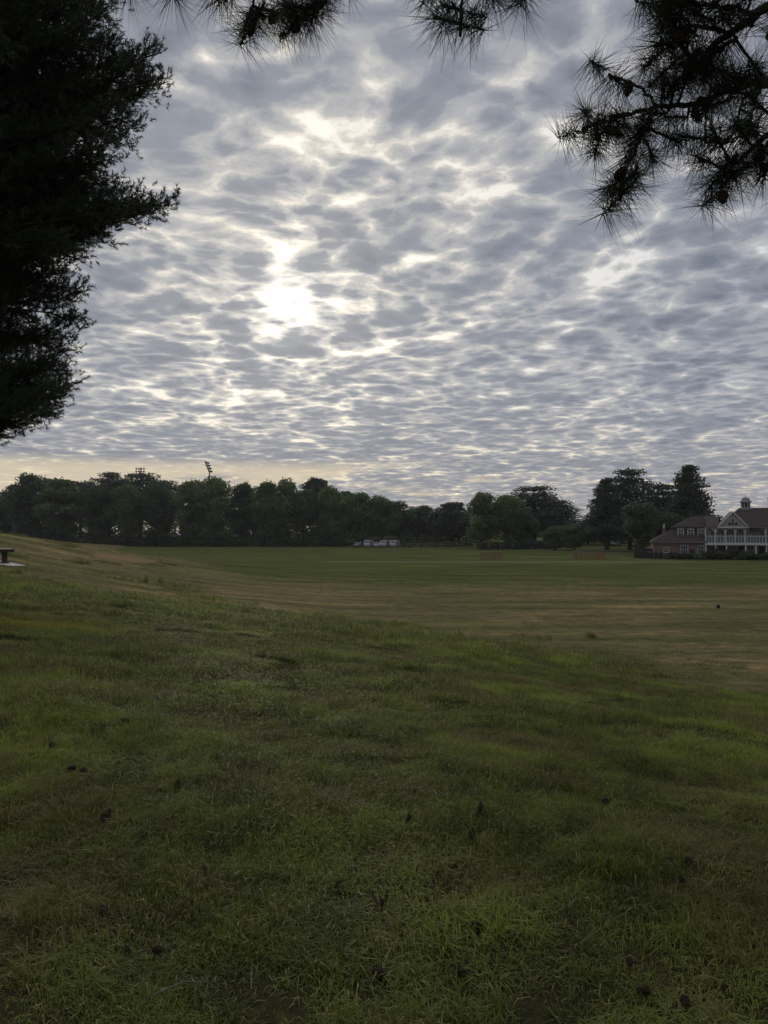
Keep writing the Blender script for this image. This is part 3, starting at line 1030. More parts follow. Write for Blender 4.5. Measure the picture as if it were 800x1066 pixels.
def build_far_trees():
    variants()
    L, LD, LL, DP = M['leaf'], M['leaf_dark'], M['leaf_light'], M['dark_pine']
    rows = [
        # kind, material, px, top, width px, distance, name, label
        ('broad0', LD, -42, 500, 52, 232, 'broadleaf_tree', 'dark tree cut by the left edge, beside the white flats'),
        ('broad2', LD, 9, 512, 22, 236, 'broadleaf_tree', 'small dim tree standing before the white flats at the left edge'),
        ('broad1', LD, 34, 493, 52, 229, 'holm_oak', 'broad domed very dark tree, first from the left of the far row'),
        ('tall0', LL, 67, 498, 50, 226, 'broadleaf_tree', 'green tree with a feathery top right of the domed dark tree'),
        ('pine0', DP, 84, 504, 36, 242, 'pine_tree', 'dark pine peeping out behind the feathery green tree'),
        ('broad3', LD, 100, 507, 40, 224, 'broadleaf_tree', 'lower rounded green tree below the gappy pine crowns'),
        ('pine1', DP, 114, 495, 34, 236, 'pine_tree', 'pine with broken gappy crown, sky showing through, left of the floodlight rack'),
        ('pine0', DP, 146, 496, 46, 240, 'pine_tree', 'flat topped dark pine directly below the square floodlight rack'),
        ('broad4', L, 134, 503, 42, 225, 'broadleaf_tree', 'round green tree in front of the flat topped pine'),
        ('broad2', LD, 164, 504, 44, 226, 'broadleaf_tree', 'green tree sloping down to the right of the flat topped pine'),
        ('pine1', DP, 172, 503, 28, 244, 'pine_tree', 'thin dark pine crown showing over the dip in the row'),
        ('tall1', LL, 197, 499, 34, 226, 'broadleaf_tree', 'narrow crowned tree just left of the leaning floodlight mast'),
        ('broad0', LD, 207, 500, 34, 244, 'broadleaf_tree', 'dark crown behind the foot of the leaning floodlight mast'),
        ('broad1', L, 226, 496, 46, 225, 'broadleaf_tree', 'big round tree below and right of the leaning floodlight mast'),
        ('tall2', LD, 252, 501, 30, 228, 'broadleaf_tree', 'tree with knobbly top right of the big round one'),
        ('broad3', LD, 264, 508, 36, 246, 'broadleaf_tree', 'dark crown filling the notch behind two knobbly topped trees'),
        ('tall0', L, 276, 501, 34, 226, 'broadleaf_tree', 'knobbly tree with sky in the notch on its left'),
        ('broad2', LL, 296, 499, 38, 227, 'broadleaf_tree', 'high pointed green crown left of the dark star shaped top'),
        ('broad4', LD, 316, 509, 34, 225, 'broadleaf_tree', 'lower tree between the pointed crown and the dark star shaped top'),
        ('spiky', DP, 331, 502, 24, 250, 'pine_tree', 'dark star shaped conifer top rising over the middle of the row'),
        ('broad0', LL, 344, 507, 42, 226, 'broadleaf_tree', 'smooth rounded tree right of the dark star shaped top'),
        ('tall1', LD, 360, 510, 34, 244, 'broadleaf_tree', 'dark crown behind the smooth rounded tree'),
        ('broad1', L, 374, 512, 40, 228, 'broadleaf_tree', 'rounded tree where the row starts to step down'),
        ('broad3', L, 398, 517, 36, 230, 'broadleaf_tree', 'small topped tree above the row of white parked cars'),
        ('broad2', LD, 416, 522, 40, 234, 'broadleaf_tree', 'dark smooth tree on the falling end of the row'),
        ('broad4', LD, 436, 526, 36, 236, 'broadleaf_tree', 'dark smooth tree second from the end of the falling row'),
        ('broad0', LD, 454, 532, 34, 236, 'broadleaf_tree', 'lowest dark tree ending the row beside the spiky palm like tree'),
        ('spiky', DP, 470, 526, 26, 214, 'spiky_tree', 'dark spiky palm like tree in the dip before the tall pair'),
        ('broad3', LD, 478, 538, 30, 240, 'broadleaf_tree', 'low dark tree behind the spiky palm like tree'),
        ('tall2', LL, 502, 511, 40, 190, 'broadleaf_tree', 'tall light topped tree, left one of the tall pair'),
        ('broad4', L, 528, 515, 44, 188, 'broadleaf_tree', 'wide green tree, right one of the tall pair, behind the pale pole'),
        ('broad1', LD, 545, 526, 36, 184, 'broadleaf_tree', 'dark lower tree in front of the flat topped cedar'),
        ('cedar0', DP, 556, 509, 74, 204, 'cedar_tree', 'dark cedar with flat layered top beside the tall pair'),
        ('cedar1', DP, 582, 523, 50, 210, 'cedar_tree', 'dark cedar stepping down on the right of the flat topped one'),
        ('broad2', LL, 598, 546, 32, 168, 'small_tree', 'small light green round tree in front of the cedars'),
        ('broad0', L, 578, 548, 28, 170, 'small_tree', 'small mid green tree close left of the light green round one'),
        ('broad3', LD, 612, 545, 44, 215, 'broadleaf_tree', 'low dark tree filling the gap between cedars and big pines'),
        ('broad1', LD, 640, 548, 44, 200, 'broadleaf_tree', 'low dark tree under the left side of the big pines'),
        ('spire0', DP, 632, 500, 44, 165, 'cedar_tree', 'layered dark cedar forming the left edge of the big dark group'),
        ('cedar0', DP, 656, 492, 62, 168, 'cedar_tree', 'broad dark cedar, highest in the middle of the big dark group'),
        ('cedar1', DP, 690, 507, 56, 160, 'cedar_tree', 'dark cedar filling the dip behind the tall layered pine'),
        ('broad4', LD, 668, 522, 40, 138, 'broadleaf_tree', 'dull green rounded tree in front of the big dark group'),
        ('spire0', DP, 718, 487, 50, 146, 'cedar_tree', 'tall layered dark cedar right behind the pavilion roof'),
        ('broad2', LD, 700, 535, 50, 142, 'broadleaf_tree', 'dark low tree between the pavilion roof and the big dark group'),
        ('broad0', LD, 770, 548, 90, 170, 'broadleaf_tree', 'dark tree hidden behind the pavilion'),
    ]
    for r in rows[:-1]:
        far_tree(*r)
    # the long clipped hedge
    g = np.random.default_rng(5)
    def hedge(x0, x1, y0, h, w, label, seed):
        n = int((x1 - x0) * 120)
        gg = np.random.default_rng(seed)
        x = gg.uniform(x0, x1, n)
        a = gg.uniform(0, 1, n)
        side = gg.random(n)
        hh = h * (1 + 0.10 * vnoise(x / 3, x * 0 + seed, seed))
        yy = np.where(side < .55, -w / 2, np.where(side < .75, w / 2, gg.uniform(-w / 2, w / 2, n))) + gg.normal(0, .12, n)
        zz = np.where(side < .75, a * hh, hh) + gg.normal(0, .1, n)
        base = np.interp(x, np.linspace(x0, x1, 40), [gz(q, y0) for q in np.linspace(x0, x1, 40)])
        P = np.stack([x, y0 + yy, base + zz], -1)
        V, F = cards(P, 0.5, gg)
        root = empty('hedge', ((x0 + x1) / 2, y0, gz((x0 + x1) / 2, y0)))
        tag(root, label, 'hedge')
        off = np.array(root.location)
        link_mesh('foliage', np_mesh('foliage', V - off, F, np.repeat(gg.uniform(0, .86, n), 4)), M['hedge'], root)
        mb = MB()
        for q in np.arange(x0 + 1, x1, 2.2):
            b = gz(q, y0)
            mb.tube([(q - off[0], 0, b - off[2] - .2), (q - off[0] + .1, .05, b - off[2] + h * .8)], [.07, .03], 5)
        o = mb.build('stem', M['bark'], root)
        o['kind'] = 'stuff'
    hedge(at(30, 554, 222).x, at(362, 554, 222).x, 222, 2.6, 1.8, 'long dark clipped hedge along the far edge of the field', 3)
    # a belt of wood farther off, one dim mass between the trunks
    gg = np.random.default_rng(88)
    xa, xb = at(22, 554, 258).x, at(470, 554, 258).x
    n = 26000
    x = gg.uniform(xa, xb, n)
    fall = 1 - 0.45 * sstep((x - at(340, 554, 258).x) / 30)
    top = (9.5 + 2.2 * vnoise(x / 9, x * 0, 61) + 1.2 * vnoise(x / 3.1, x * 0, 62)) * fall
    P = np.stack([x, 258 + gg.uniform(-2.5, 2.5, n), -0.3 + top * gg.random(n) ** .8], -1)
    V, F = cards(P, 0.9, gg)
    o = link_mesh('woodland', np_mesh('woodland', V, F, np.repeat(gg.uniform(0, .86, n), 4)), M['leaf_dark'])
    tag(o, 'dim belt of woodland beyond the parked cars', None, None, 'stuff')
    hedge(at(590, 554, 226).x, at(740, 554, 226).x, 226, 4.5, 3.0, 'dim hedge closing the view behind the rail fence', 9)
    hedge(at(418, 554, 216).x, at(492, 554, 216).x, 216, 2.4, 1.8, 'low dark hedge right of the white parked cars', 4)
    hedge(at(497, 554, 178).x, at(575, 554, 178).x, 178, 1.5, 2.2, 'dark undergrowth hedge at the foot of the tall pair of trees', 6)


build_far_trees()


# ------------------------------------------------------------------ near pines
def needle_set(n, L, w, seed, lo=35, hi=100, axis_len=0.1):
    """one shoot along +Z: n slender needles; returns V (n*3,3)"""
    g = np.random.default_rng(seed)
    z0 = g.uniform(0, axis_len, n)
    a = g.random(n) * 2 * np.pi
    el = np.radians(g.uniform(lo, hi, n))
    l = L * g.uniform(.7, 1.12, n)
    d = np.stack([np.sin(el) * np.cos(a), np.sin(el) * np.sin(a), np.cos(el)], -1)
    p = np.stack([-np.sin(a), np.cos(a), 0 * a], -1)
    tw = g.random(n) * 2 * np.pi
    q = np.cross(d, p)
    s = p * np.cos(tw)[:, None] + q * np.sin(tw)[:, None]
    b = np.stack([0 * a, 0 * a, z0], -1)
    return b, d, s, l, w


def place_shoots(base, axis, scale, sets, g, droop=0.0):
    """stack of triangles for many shoots (each needle one slim triangle)"""
    out = []
    tint = []
    n = len(base)
    axis = axis / (np.linalg.norm(axis, axis=1, keepdims=True) + 1e-9)
    ref = np.where(np.abs(axis[:, 2:3]) < 0.9, np.array([[0, 0, 1.0]]), np.array([[1.0, 0, 0]]))
    u = np.cross(axis, ref)
    u /= np.linalg.norm(u, axis=1, keepdims=True)
    v = np.cross(axis, u)
    sp = g.random(n) * 2 * np.pi
    u, v = u * np.cos(sp)[:, None] + v * np.sin(sp)[:, None], -u * np.sin(sp)[:, None] + v * np.cos(sp)[:, None]
    which = g.integers(0, len(sets), n)
    for k, (b, d, s, l, w) in enumerate(sets):
        m = which == k
        if not m.any():
            continue
        B, U, Vv, A, S = base[m], u[m], v[m], axis[m], scale[m]
        def tf(q):
            return (q[None, :, 0:1] * U[:, None, :] + q[None, :, 1:2] * Vv[:, None, :] + q[None, :, 2:3] * A[:, None, :])
        bb = B[:, None, :] + tf(b) * S[:, None, None]
        dd = tf(d)
        ss = tf(s)
        tip = bb + dd * (l[None, :, None] * S[:, None, None])
        tip[..., 2] -= droop * l[None, :]
        p0 = bb + ss * w * .5
        p1 = bb - ss * w * .5
        out.append(np.stack([p0, p1, tip], 2).reshape(-1, 3))
        tint.append(np.repeat(g.uniform(0, .86, len(B) * len(b)), 3))
    V = np.concatenate(out)
    F = np.arange(len(V)).reshape(-1, 3)
    return V, F, np.concatenate(tint)


def bez(p0, p1, p2, n):
    t = np.linspace(0, 1, n)[:, None]
    p0, p1, p2 = map(np.array, (p0, p1, p2))
    return (1 - t) ** 2 * p0 + 2 * t * (1 - t) * p1 + t * t * p2


def cone_mesh(seed, L=0.07, D=0.045):
    """a pine cone standing on its stalk end: spiral of thick scales on a core"""
    g = random.Random(seed)
    mb = MB()
    mb.lathe([(0.001, 0), (D * .22, L * .05), (D * .33, L * .3), (D * .30, L * .6), (D * .16, L * .9), (0.001, L)], 9)
    n = 46
    for i in range(n):
        t = i / (n - 1)
        a = i * 2.39996
        z = L * (.04 + .90 * t)
        r = D * .5 * (math.sin(math.pi * (.22 + .72 * t)) ** .75)
        up = L * (.02 + .10 * t)
        w = D * .15 * (1.15 - .6 * t)
        c, s = math.cos(a), math.sin(a)
        def P(rr, tt, zz):
            return (rr * c - tt * s, rr * s + tt * c, zz)
        r0 = r * .35
        th = L * .028
        mb.hexa([P(r0, -w * .5, z), P(r, -w, z + up), P(r, w, z + up), P(r0, w * .5, z)],
                [P(r0, -w * .5, z + th), P(r * .98, -w * .8, z + up + th * 1.7), P(r * .98, w * .8, z + up + th * 1.7), P(r0, w * .5, z + th)])
    return mb.mesh('pine_cone')


CONES = []


def left_pine():
    g = np.random.default_rng(77)
    r = random.Random(77)
    X0, Y0 = -8.7, 12.2
    Z0 = gz(X0, Y0)
    root = empty('pine_tree', (X0, Y0, Z0))
    tag(root, 'big dark short needled pine filling the upper left of the view', 'pine tree')
    off = np.array([X0, Y0, Z0])
    mb = MB()
    mb.tube([(0, 0, -.3), (0.02, 0, .5), (.1, .05, 3), (.15, 0, 7), (.05, .1, 11), (.1, 0, 14.5)], [.46, .36, .31, .24, .13, .03], 12)
    mb.build('trunk', M['pine_bark'], root, True)
    # how far the crown reaches to the right, by height above the eye line (from the outline against the sky)
    edge = [(446, 8), (432, 44), (416, 58), (400, 72), (385, 66), (360, 72), (335, 82), (305, 84), (280, 66), (262, 78), (248, 84), (235, 104), (222, 150), (214, 178), (203, 140), (190, 108),
            (176, 96), (160, 112), (145, 128), (128, 142), (112, 128), (98, 150), (88, 168), (74, 150), (58, 160), (44, 118), (30, 96), (15, 110), (5, 112), (-40, 100), (-120, 80), (-260, 20)]
    zs = np.array([at(0, e[0], Y0).z for e in edge])
    xs = np.array([at(e[1], e[0], Y0).x - X0 for e in edge])
    def reach(z):
        return float(np.interp(z, zs, xs))
    boughs = []
    # boughs towards the sky gap follow the outline; the rest make up the crown all round
    for i, e in enumerate(edge[:-2]):
        for k in range(3):
            yy = Y0 + r.uniform(-1.0, 1.0) * (0 if k == 0 else 1)
            tip = np.array(at(e[1] - (0, 8, 22)[k] * r.uniform(.4, 1), e[0] + r.uniform(-6, 6) * (k > 0), yy)) - off
            boughs.append((tip, 1.0))
    for i in range(185):
        z = r.uniform(3.7, 13.5)
        a = r.gauss(0.0, 1.0) if i < 110 else r.uniform(0, 2 * math.pi)
        L = (reach(z) if abs(a) < 1.2 else 3.8) * r.uniform(.62, .93)
        if abs(a) < 1.2:
            L = min(L, 4.1 / max(.45, math.cos(a)) * r.uniform(.8, 1))
        L = max(1.2, L * (1.0 if z < 10 else (14.5 - z) / 4.5 + .2))
        boughs.append((np.array([L * math.cos(a), L * math.sin(a), z - Z0 * 0]), .9))
    base, axis, scl = [], [], []
    nb = 0
    for tip, k in boughs:
        L = math.hypot(tip[0], tip[1])
        z0 = tip[2] - L * r.uniform(-.30, .50)
        z0 = max(2.6, min(14.0, z0))
        st = np.array([.1, 0, z0])
        md = st + (tip - st) * .55 + np.array([r.uniform(-.2, .2), r.uniform(-.5, .5), L * r.uniform(-.14, .12)])
        pts = bez(st, md, tip, 9)
        wood = MB()
        wood.tube(pts, list(np.linspace(.022 + .006 * L, .005, 9)), 6)
        T = np.linspace(.22, 1, int(L / .13) + 3)
        for t in T:
            f = t * 8
            i0 = min(7, int(f))
            p = pts[i0] + (pts[i0 + 1] - pts[i0]) * (f - i0)
            dirn = (pts[i0 + 1] - pts[i0])
            dirn = dirn / np.linalg.norm(dirn)
            sidev = np.cross(dirn, [0, 0, 1.0])
            for sgn in (-1, 1):
                tl = (.70 * (1.05 - t) + .20) * r.uniform(.45, 1.15)
                td = dirn * r.uniform(.55, 1.0) + sidev * sgn * r.uniform(.15, .95) + np.array([0, 0, r.uniform(-.75, .95)])
                td /= np.linalg.norm(td)
                te = p + td * tl
                if r.random() < .4:
                    wood.tube([p, p + td * tl * .5, te], [.011, .008, .004], 4)
                ns = max(2, int(tl / .068))
                for q in range(ns):
                    s = (q + 1) / ns
                    base.append(p + td * tl * s + np.array([r.gauss(0, .03), r.gauss(0, .03), r.gauss(0, .03)]))
                    ax = td + np.array([r.gauss(0, .45), r.gauss(0, .45), r.gauss(.45, .4)])
                    axis.append(ax)
                    scl.append(r.uniform(.85, 1.3))
        if nb < 100:
            wood.build('limb', M['pine_bark'], root, True)
            nb += 1
        else:
            wood.build('limb', M['pine_bark'], root, True) if False else None
    base, axis, scl = np.array(base), np.array(axis), np.array(scl)
    print('left pine shoots', len(base))
    sets = [needle_set(26, .070, .0100, 90 + i, 18, 70, .11) for i in range(4)]
    V, F, T = place_shoots(base, axis, scl, sets, g)
    link_mesh('crown', np_mesh('crown', V, F, T), M['needle'], root)
    # a few small cones on the outer shoots
    for i in range(3):
        c = bpy.data.objects.new('cone', CONES[i])
        c.parent = root
        c.location = tuple(np.array(at(*[(152, 77), (149, 60), (118, 228)][i], Y0)) - off)
        c.rotation_euler = (2.6, .3, i)
        c.scale = (.9, .9, .9)
        col.objects.link(c)


def overhanging_pine():
    g = np.random.default_rng(11)
    r = random.Random(11)
    X0, Y0 = 5.2, -0.8
    Z0 = gz(X0, Y0)
    off = np.array([X0, Y0, Z0])
    root = empty('pine_tree', (X0, Y0, Z0))
    tag(root, 'long needled pine whose branches with cones hang in at the top right', 'pine tree')
    mb = MB()
    mb.tube([(0, 0, -.3), (0, 0, .4), (-.05, .05, 3), (-.1, 0, 6), (0, .1, 9.5), (0, 0, 12)], [.5, .38, .33, .26, .14, .04], 14)
    mb.build('trunk', M['pine_bark'], root, True)

    def W(px, py, Y):
        return np.array(at(px, py, Y))

    tufts_sets = [needle_set(145, .150, .0026, 200 + i, 18, 122, .085) for i in range(4)]
    stats = []

    def branch(paths, tufts, cones, rad, label=None):
        """paths: polylines in the world; tufts: (point, scale); each tuft gets a twig from the nearest wood"""
        wood = MB()
        allp = []
        for pl, r0, r1 in paths:
            pl = [np.array(q) for q in pl]
            # smooth the polyline
            dense = []
            n = len(pl)
            for i in range(n - 1):
                pa, pb, pc, pd = pl[max(0, i - 1)], pl[i], pl[i + 1], pl[min(n - 1, i + 2)]
                for t in np.linspace(0, 1, 7)[:-1]:
                    dense.append(.5 * ((2 * pb) + (-pa + pc) * t + (2 * pa - 5 * pb + 4 * pc - pd) * t * t + (-pa + 3 * pb - 3 * pc + pd) * t ** 3))
            dense.append(pl[-1])
            dense = [q + np.array([r.gauss(0, .003), r.gauss(0, .003), r.gauss(0, .003)]) for q in dense]
            wood.tube([Vector(q - off) for q in dense], list(np.linspace(r0, r1, len(dense))), 7)
            allp += dense
        allp = np.array(allp)
        base, axis, scl = [], [], []
        for p, s in tufts:
            p = np.array(p)
            dd = np.linalg.norm(allp - p, axis=1)
            j = int(np.argmin(dd))
            q = allp[j]
            d = p - q
            L = np.linalg.norm(d)
            if L < .05:
                d = allp[min(j + 3, len(allp) - 1)] - q + np.array([0.001, 0.002, .01])
                L = np.linalg.norm(d)
            d = d / (L + 1e-6)
            mid = q + (p - q) * .5 + np.array([0, 0, -.08 * L])
            wood.tube([Vector(q - off), Vector(mid - off), Vector(p - off)], [.0055, .005, .0045], 6)
            end = p + d * .085 * s
            wood.tube([Vector(p - off), Vector(end - off)], [.0055, .0035], 6)
            base.append(p - off)
            axis.append(d)
            scl.append(s)
            # older, sparser needles behind the tip
            if L > .16:
                base.append(p - d * .09 - off)
                axis.append(d)
                scl.append(s * .85)
        # side shoots along the limb nearer the trunk
        for j in range(4, min(75, len(allp)), 2):
            q = allp[j]
            if q[1] > .8 and (q[0] / q[1]) < .53:
                continue
            for k in range(2):
                a_ = r.uniform(0, 6.28)
                d = np.array([math.cos(a_), .6 * math.sin(a_) + .3, r.uniform(-.7, .7)])
                d /= np.linalg.norm(d)
                Lq = r.uniform(.12, .34)
                e1 = q + d * Lq
                if e1[1] > .8 and abs(e1[0] / e1[1]) < .62:
                    continue
                wood.tube([Vector(q - off), Vector(q + d * Lq * .5 - off), Vector(e1 - off)], [.007, .006, .004], 5)
                base.append(e1 - d * .05 - off)
                axis.append(d)
                scl.append(r.uniform(.85, 1.05))
        for j in range(80, len(allp), 9):
            q = allp[min(j, len(allp) - 1)]
            a_ = r.uniform(0, 6.28)
            base.append(q - off)
            axis.append(np.array([math.cos(a_), .4 * math.sin(a_), r.uniform(-.5, .8)]))
            scl.append(r.uniform(.6, .85))
        e = wood.build('branch', M['pine_bark'], root, True)
        if label:
            e['label'] = label
        V, F, T = place_shoots(np.array(base), np.array(axis), np.array(scl), tufts_sets, g, .12)
        link_mesh('needles', np_mesh('needles', V, F, T), M['needle'], e)
        for i, (p, rot) in enumerate(cones):
            c = bpy.data.objects.new('cone', CONES[i % len(CONES)])
            c.location = tuple(np.array(p) - off)
            c.rotation_euler = rot
            c.scale = (.78, .78, .78)
            c.parent = e
            col.objects.link(c)
        return e

    S = lambda px, py, Y=2.7, s=1.0: (W(px, py, Y), s)
    # lower limb, coming in from the right and reaching furthest into the picture
    T0 = np.array([X0 - .1, Y0 + .1, 4.3])
    lower = [([T0, W(1050, 20, 2.2), W(880, 66, 2.6), W(800, 84, 2.65), W(768, 91, 2.68), W(726, 108, 2.7), W(682, 111, 2.72), W(644, 123, 2.74), W(612, 132, 2.76)], .021, .004),
             ([W(684, 111, 2.72), W(671, 95, 2.68), W(658, 86, 2.66), W(640, 79, 2.66)], .006, .004),
             ([W(684, 111, 2.72), W(676, 128, 2.7), W(666, 145, 2.68), W(652, 178, 2.66), W(648, 192, 2.66)], .007, .004),
             ([W(730, 106, 2.7), W(735, 120, 2.68), W(735, 136, 2.66)], .006, .004),
             ([W(640, 124, 2.74), W(630, 134, 2.72), W(624, 142, 2.7)], .006, .004)]
    lt = [S(606, 134, 2.76, 1.0), S(612, 122, 2.8, .8), S(634, 77, 2.66, .95), S(622, 145, 2.7, .8), S(645, 205, 2.66, 1.1), S(650, 190, 2.66, .9), S(662, 150, 2.68, .95), S(672, 137, 2.72, .9),
          S(655, 118, 2.75, .8), S(680, 125, 2.66, 1.0), S(694, 118, 2.74, 1.0), S(700, 100, 2.66, 1.0), S(712, 90, 2.7, 1.0), S(690, 92, 2.74, .8), S(735, 145, 2.66, 1.0), S(716, 122, 2.7, .9),
          S(745, 96, 2.64, 1.0), S(735, 82, 2.72, 1.0), S(760, 104, 2.7, 1.0), S(772, 84, 2.66, 1.0), S(690, 140, 2.7, .8), S(676, 154, 2.74, .85), S(790, 98, 2.7, 1.0), S(640, 132, 2.7, .75)]
    branch(lower, lt, [(W(655, 86, 2.62), (2.9, .2, 0)), (W(726, 104, 2.62), (2.4, .5, 1)), (W(642, 186, 2.6), (1.2, .9, 0)), (W(722, 112, 2.6), (2.2, -.5, 2)), (W(634, 136, 2.66), (2.0, .9, 2))], .05,
           'branch with cones reaching furthest left into the sky')
    # upper limb
    T1 = np.array([X0 - .1, Y0 + .1, 4.9])
    upper = [([T1, W(1000, -60, 2.2), W(830, -10, 2.4), W(797, 10, 2.45), W(770, 27, 2.5), W(744, 46, 2.52), W(727, 66, 2.55), W(716, 82, 2.6)], .024, .005),
             ([W(758, 34, 2.5), W(738, 28, 2.46), W(716, 28, 2.44), W(700, 34, 2.42)], .008, .004),
             ([W(727, 66, 2.55), W(706, 44, 2.5), W(695, 22, 2.48), W(692, 2, 2.48)], .008, .004),
             ([W(790, 14, 2.45), W(762, 8, 2.42), W(730, 4, 2.4), W(706, -8, 2.4)], .009, .004)]
    ut = [S(694, 18, 2.48, .95), S(688, 34, 2.5, .8), S(690, 4, 2.48, .9), S(700, 44, 2.46, .9), S(686, 56, 2.5, .8), S(704, 62, 2.55, .95), S(716, 46, 2.5, 1.0), S(716, 20, 2.44, 1.0), S(730, 8, 2.4, 1.0),
          S(745, 22, 2.46, 1.0), S(724, 34, 2.46, 1.0), S(740, 60, 2.5, 1.0), S(754, 50, 2.5, 1.0), S(768, 40, 2.5, 1.0), S(784, 28, 2.46, 1.0), S(766, 12, 2.42, 1.0), S(710, 80, 2.6, 1.0),
          S(694, 72, 2.56, .85), S(752, 74, 2.55, 1.0), S(780, 60, 2.52, 1.0), S(706, -4, 2.4, 1.0), S(748, -6, 2.4, 1.0), S(782, 0, 2.42, 1.0), S(798, 40, 2.5, 1.0), S(728, 50, 2.55, .9), S(735, 72, 2.6, .9)]
    branch(upper, ut, [(W(722, 68, 2.5), (2.5, .4, 0)), (W(700, 36, 2.42), (2.2, -.4, 1))], .05)
    # right-hand limb, hanging
    T2 = np.array([X0 - .1, Y0 + .1, 3.9])
    low = [([T2, W(1080, 60, 2.3), W(900, 92, 2.45), W(830, 118, 2.5), W(802, 138, 2.52), W(784, 154, 2.55), W(764, 172, 2.56), W(752, 188, 2.56)], .020, .004),
           ([W(850, 108, 2.5), W(806, 90, 2.55), W(776, 100, 2.58), W(768, 128, 2.6)], .008, .004),
           ([W(805, 136, 2.52), W(796, 156, 2.5), W(792, 172, 2.5)], .007, .004)]
    wt = [S(750, 196, 2.56, 1.05), S(757, 178, 2.56, .95), S(742, 170, 2.6, .85), S(768, 160, 2.52, 1.0), S(780, 170, 2.55, .9), S(793, 178, 2.5, 1.0), S(792, 150, 2.52, 1.0), S(768, 132, 2.6, 1.0),
          S(782, 118, 2.6, 1.0), S(800, 118, 2.5, 1.0), S(752, 152, 2.56, .9), S(808, 160, 2.5, 1.0), S(816, 186, 2.5, 1.0), S(795, 76, 2.55, 1.0), S(812, 100, 2.5, 1.0), S(776, 142, 2.5, 1.0), S(826, 140, 2.5, 1.0)]
    branch(low, wt, [(W(752, 200, 2.5), (2.6, .2, 0)), (W(775, 128, 2.55), (2.5, -.3, 1))], .045)
    # sprays hanging in along the top edge
    T3 = np.array([X0 - .1, Y0 + .1, 5.6])
    top = [([T3, W(900, -190, 2.0), W(700, -110, 2.4), W(560, -70, 2.6), W(420, -60, 2.7), W(330, -52, 2.7), W(240, -56, 2.7), W(130, -64, 2.7)], .022, .005),
           ([W(520, -66, 2.62), W(492, -36, 2.62), W(482, -6, 2.62), W(479, 12, 2.62)], .008, .004),
           ([W(250, -56, 2.7), W(258, -30, 2.7), W(264, -4, 2.7), W(263, 12, 2.7)], .008, .004),
           ([W(300, -52, 2.7), W(290, -20, 2.68), W(296, 2, 2.66), W(308, 12, 2.66)], .008, .004),
           ([W(370, -56, 2.7), W(350, -24, 2.64), W(338, -4, 2.64), W(328, 6, 2.64)], .008, .004)]
    tt = [S(263, 25, 2.7, 1.05), S(262, 7, 2.7, .95), S(280, 11, 2.72, .9), S(308, 23, 2.66, 1.0), S(298, 13, 2.66, .95), S(326, 17, 2.64, 1.0), S(314, 7, 2.6, .9), S(340, 1, 2.64, .95), S(244, -3, 2.7, .8),
          S(479, 25, 2.62, 1.1), S(482, 11, 2.62, .95), S(462, -5, 2.64, .9), S(500, -7, 2.62, .95), S(548, -19, 2.62, 1.0), S(180, -25, 2.7, 1.0), S(138, -33, 2.7, 1.0), S(222, -29, 2.7, .9), S(366, -27, 2.7, .9),
          S(520, -27, 2.6, .9), S(440, -27, 2.64, .8)]
    branch(top, tt, [(W(286, 14, 2.66), (2.7, .2, 0)), (W(263, 22, 2.66), (2.9, .1, 0)), (W(306, 24, 2.62), (2.6, -.3, 0))], .05, 'branch whose sprays hang in along the top edge')
    # unseen crown added above and behind the camera to shade the near grass
    n = 8500
    P = np.stack([g.uniform(-11, 7.0, n), g.uniform(-8, 3.2, n), g.uniform(4.4, 11, n)], -1)
    dv = P - np.array(EYE)
    el = np.degrees(np.arctan2(dv[:, 2], np.hypot(dv[:, 0], dv[:, 1])))
    cl = vnoise(P[:, 0] / 1.6, P[:, 1] / 1.6 + P[:, 2] / 1.3, 41)
    inside = (((P[:, 0] + 1.5) / 9.5) ** 2 + ((P[:, 1] + 2) / 6) ** 2 + ((P[:, 2] - 7) / 4.2) ** 2) < 1
    behind = dv[:, 1] < -0.4
    ok = inside & ((el > 50) | behind) & (cl > -.35)
    P = P[ok]
    ax = P - np.array([X0, Y0, 6.0]) * 0.6 - np.array([0, 0, 3.0])
    big_sets = [needle_set(34, .17, .009, 300 + i, 25, 110, .12) for i in range(3)]
    V, F, T = place_shoots(P - off, ax, np.full(len(P), 1.25), big_sets, g, .1)
    link_mesh('crown', np_mesh('crown', V, F, T), M['needle'], root)
    for i in range(16):
        a = 2.2 + i * .31 + r.uniform(-.1, .1)
        z = 5.0 + (i % 6) * .9
        L = r.uniform(3.5, 8)
        e = np.array([L * math.cos(a), min(L * math.sin(a), 1.8), z + .8])
        q = MB()
        q.tube([(0, 0, z), tuple(e * [.5, .5, 1] - [0, 0, .3]), tuple(e)], [.09, .06, .015], 7)
        q.build('branch', M['pine_bark'], root, True)


def build_near_pines():
    for i in range(4):
        me = cone_mesh(500 + i, .068 + .008 * (i % 2), .044 + .006 * (i // 2))
        me.materials.append(M['cone'])
        CONES.append(me)
    left_pine()
    overhanging_pine()


build_near_pines()


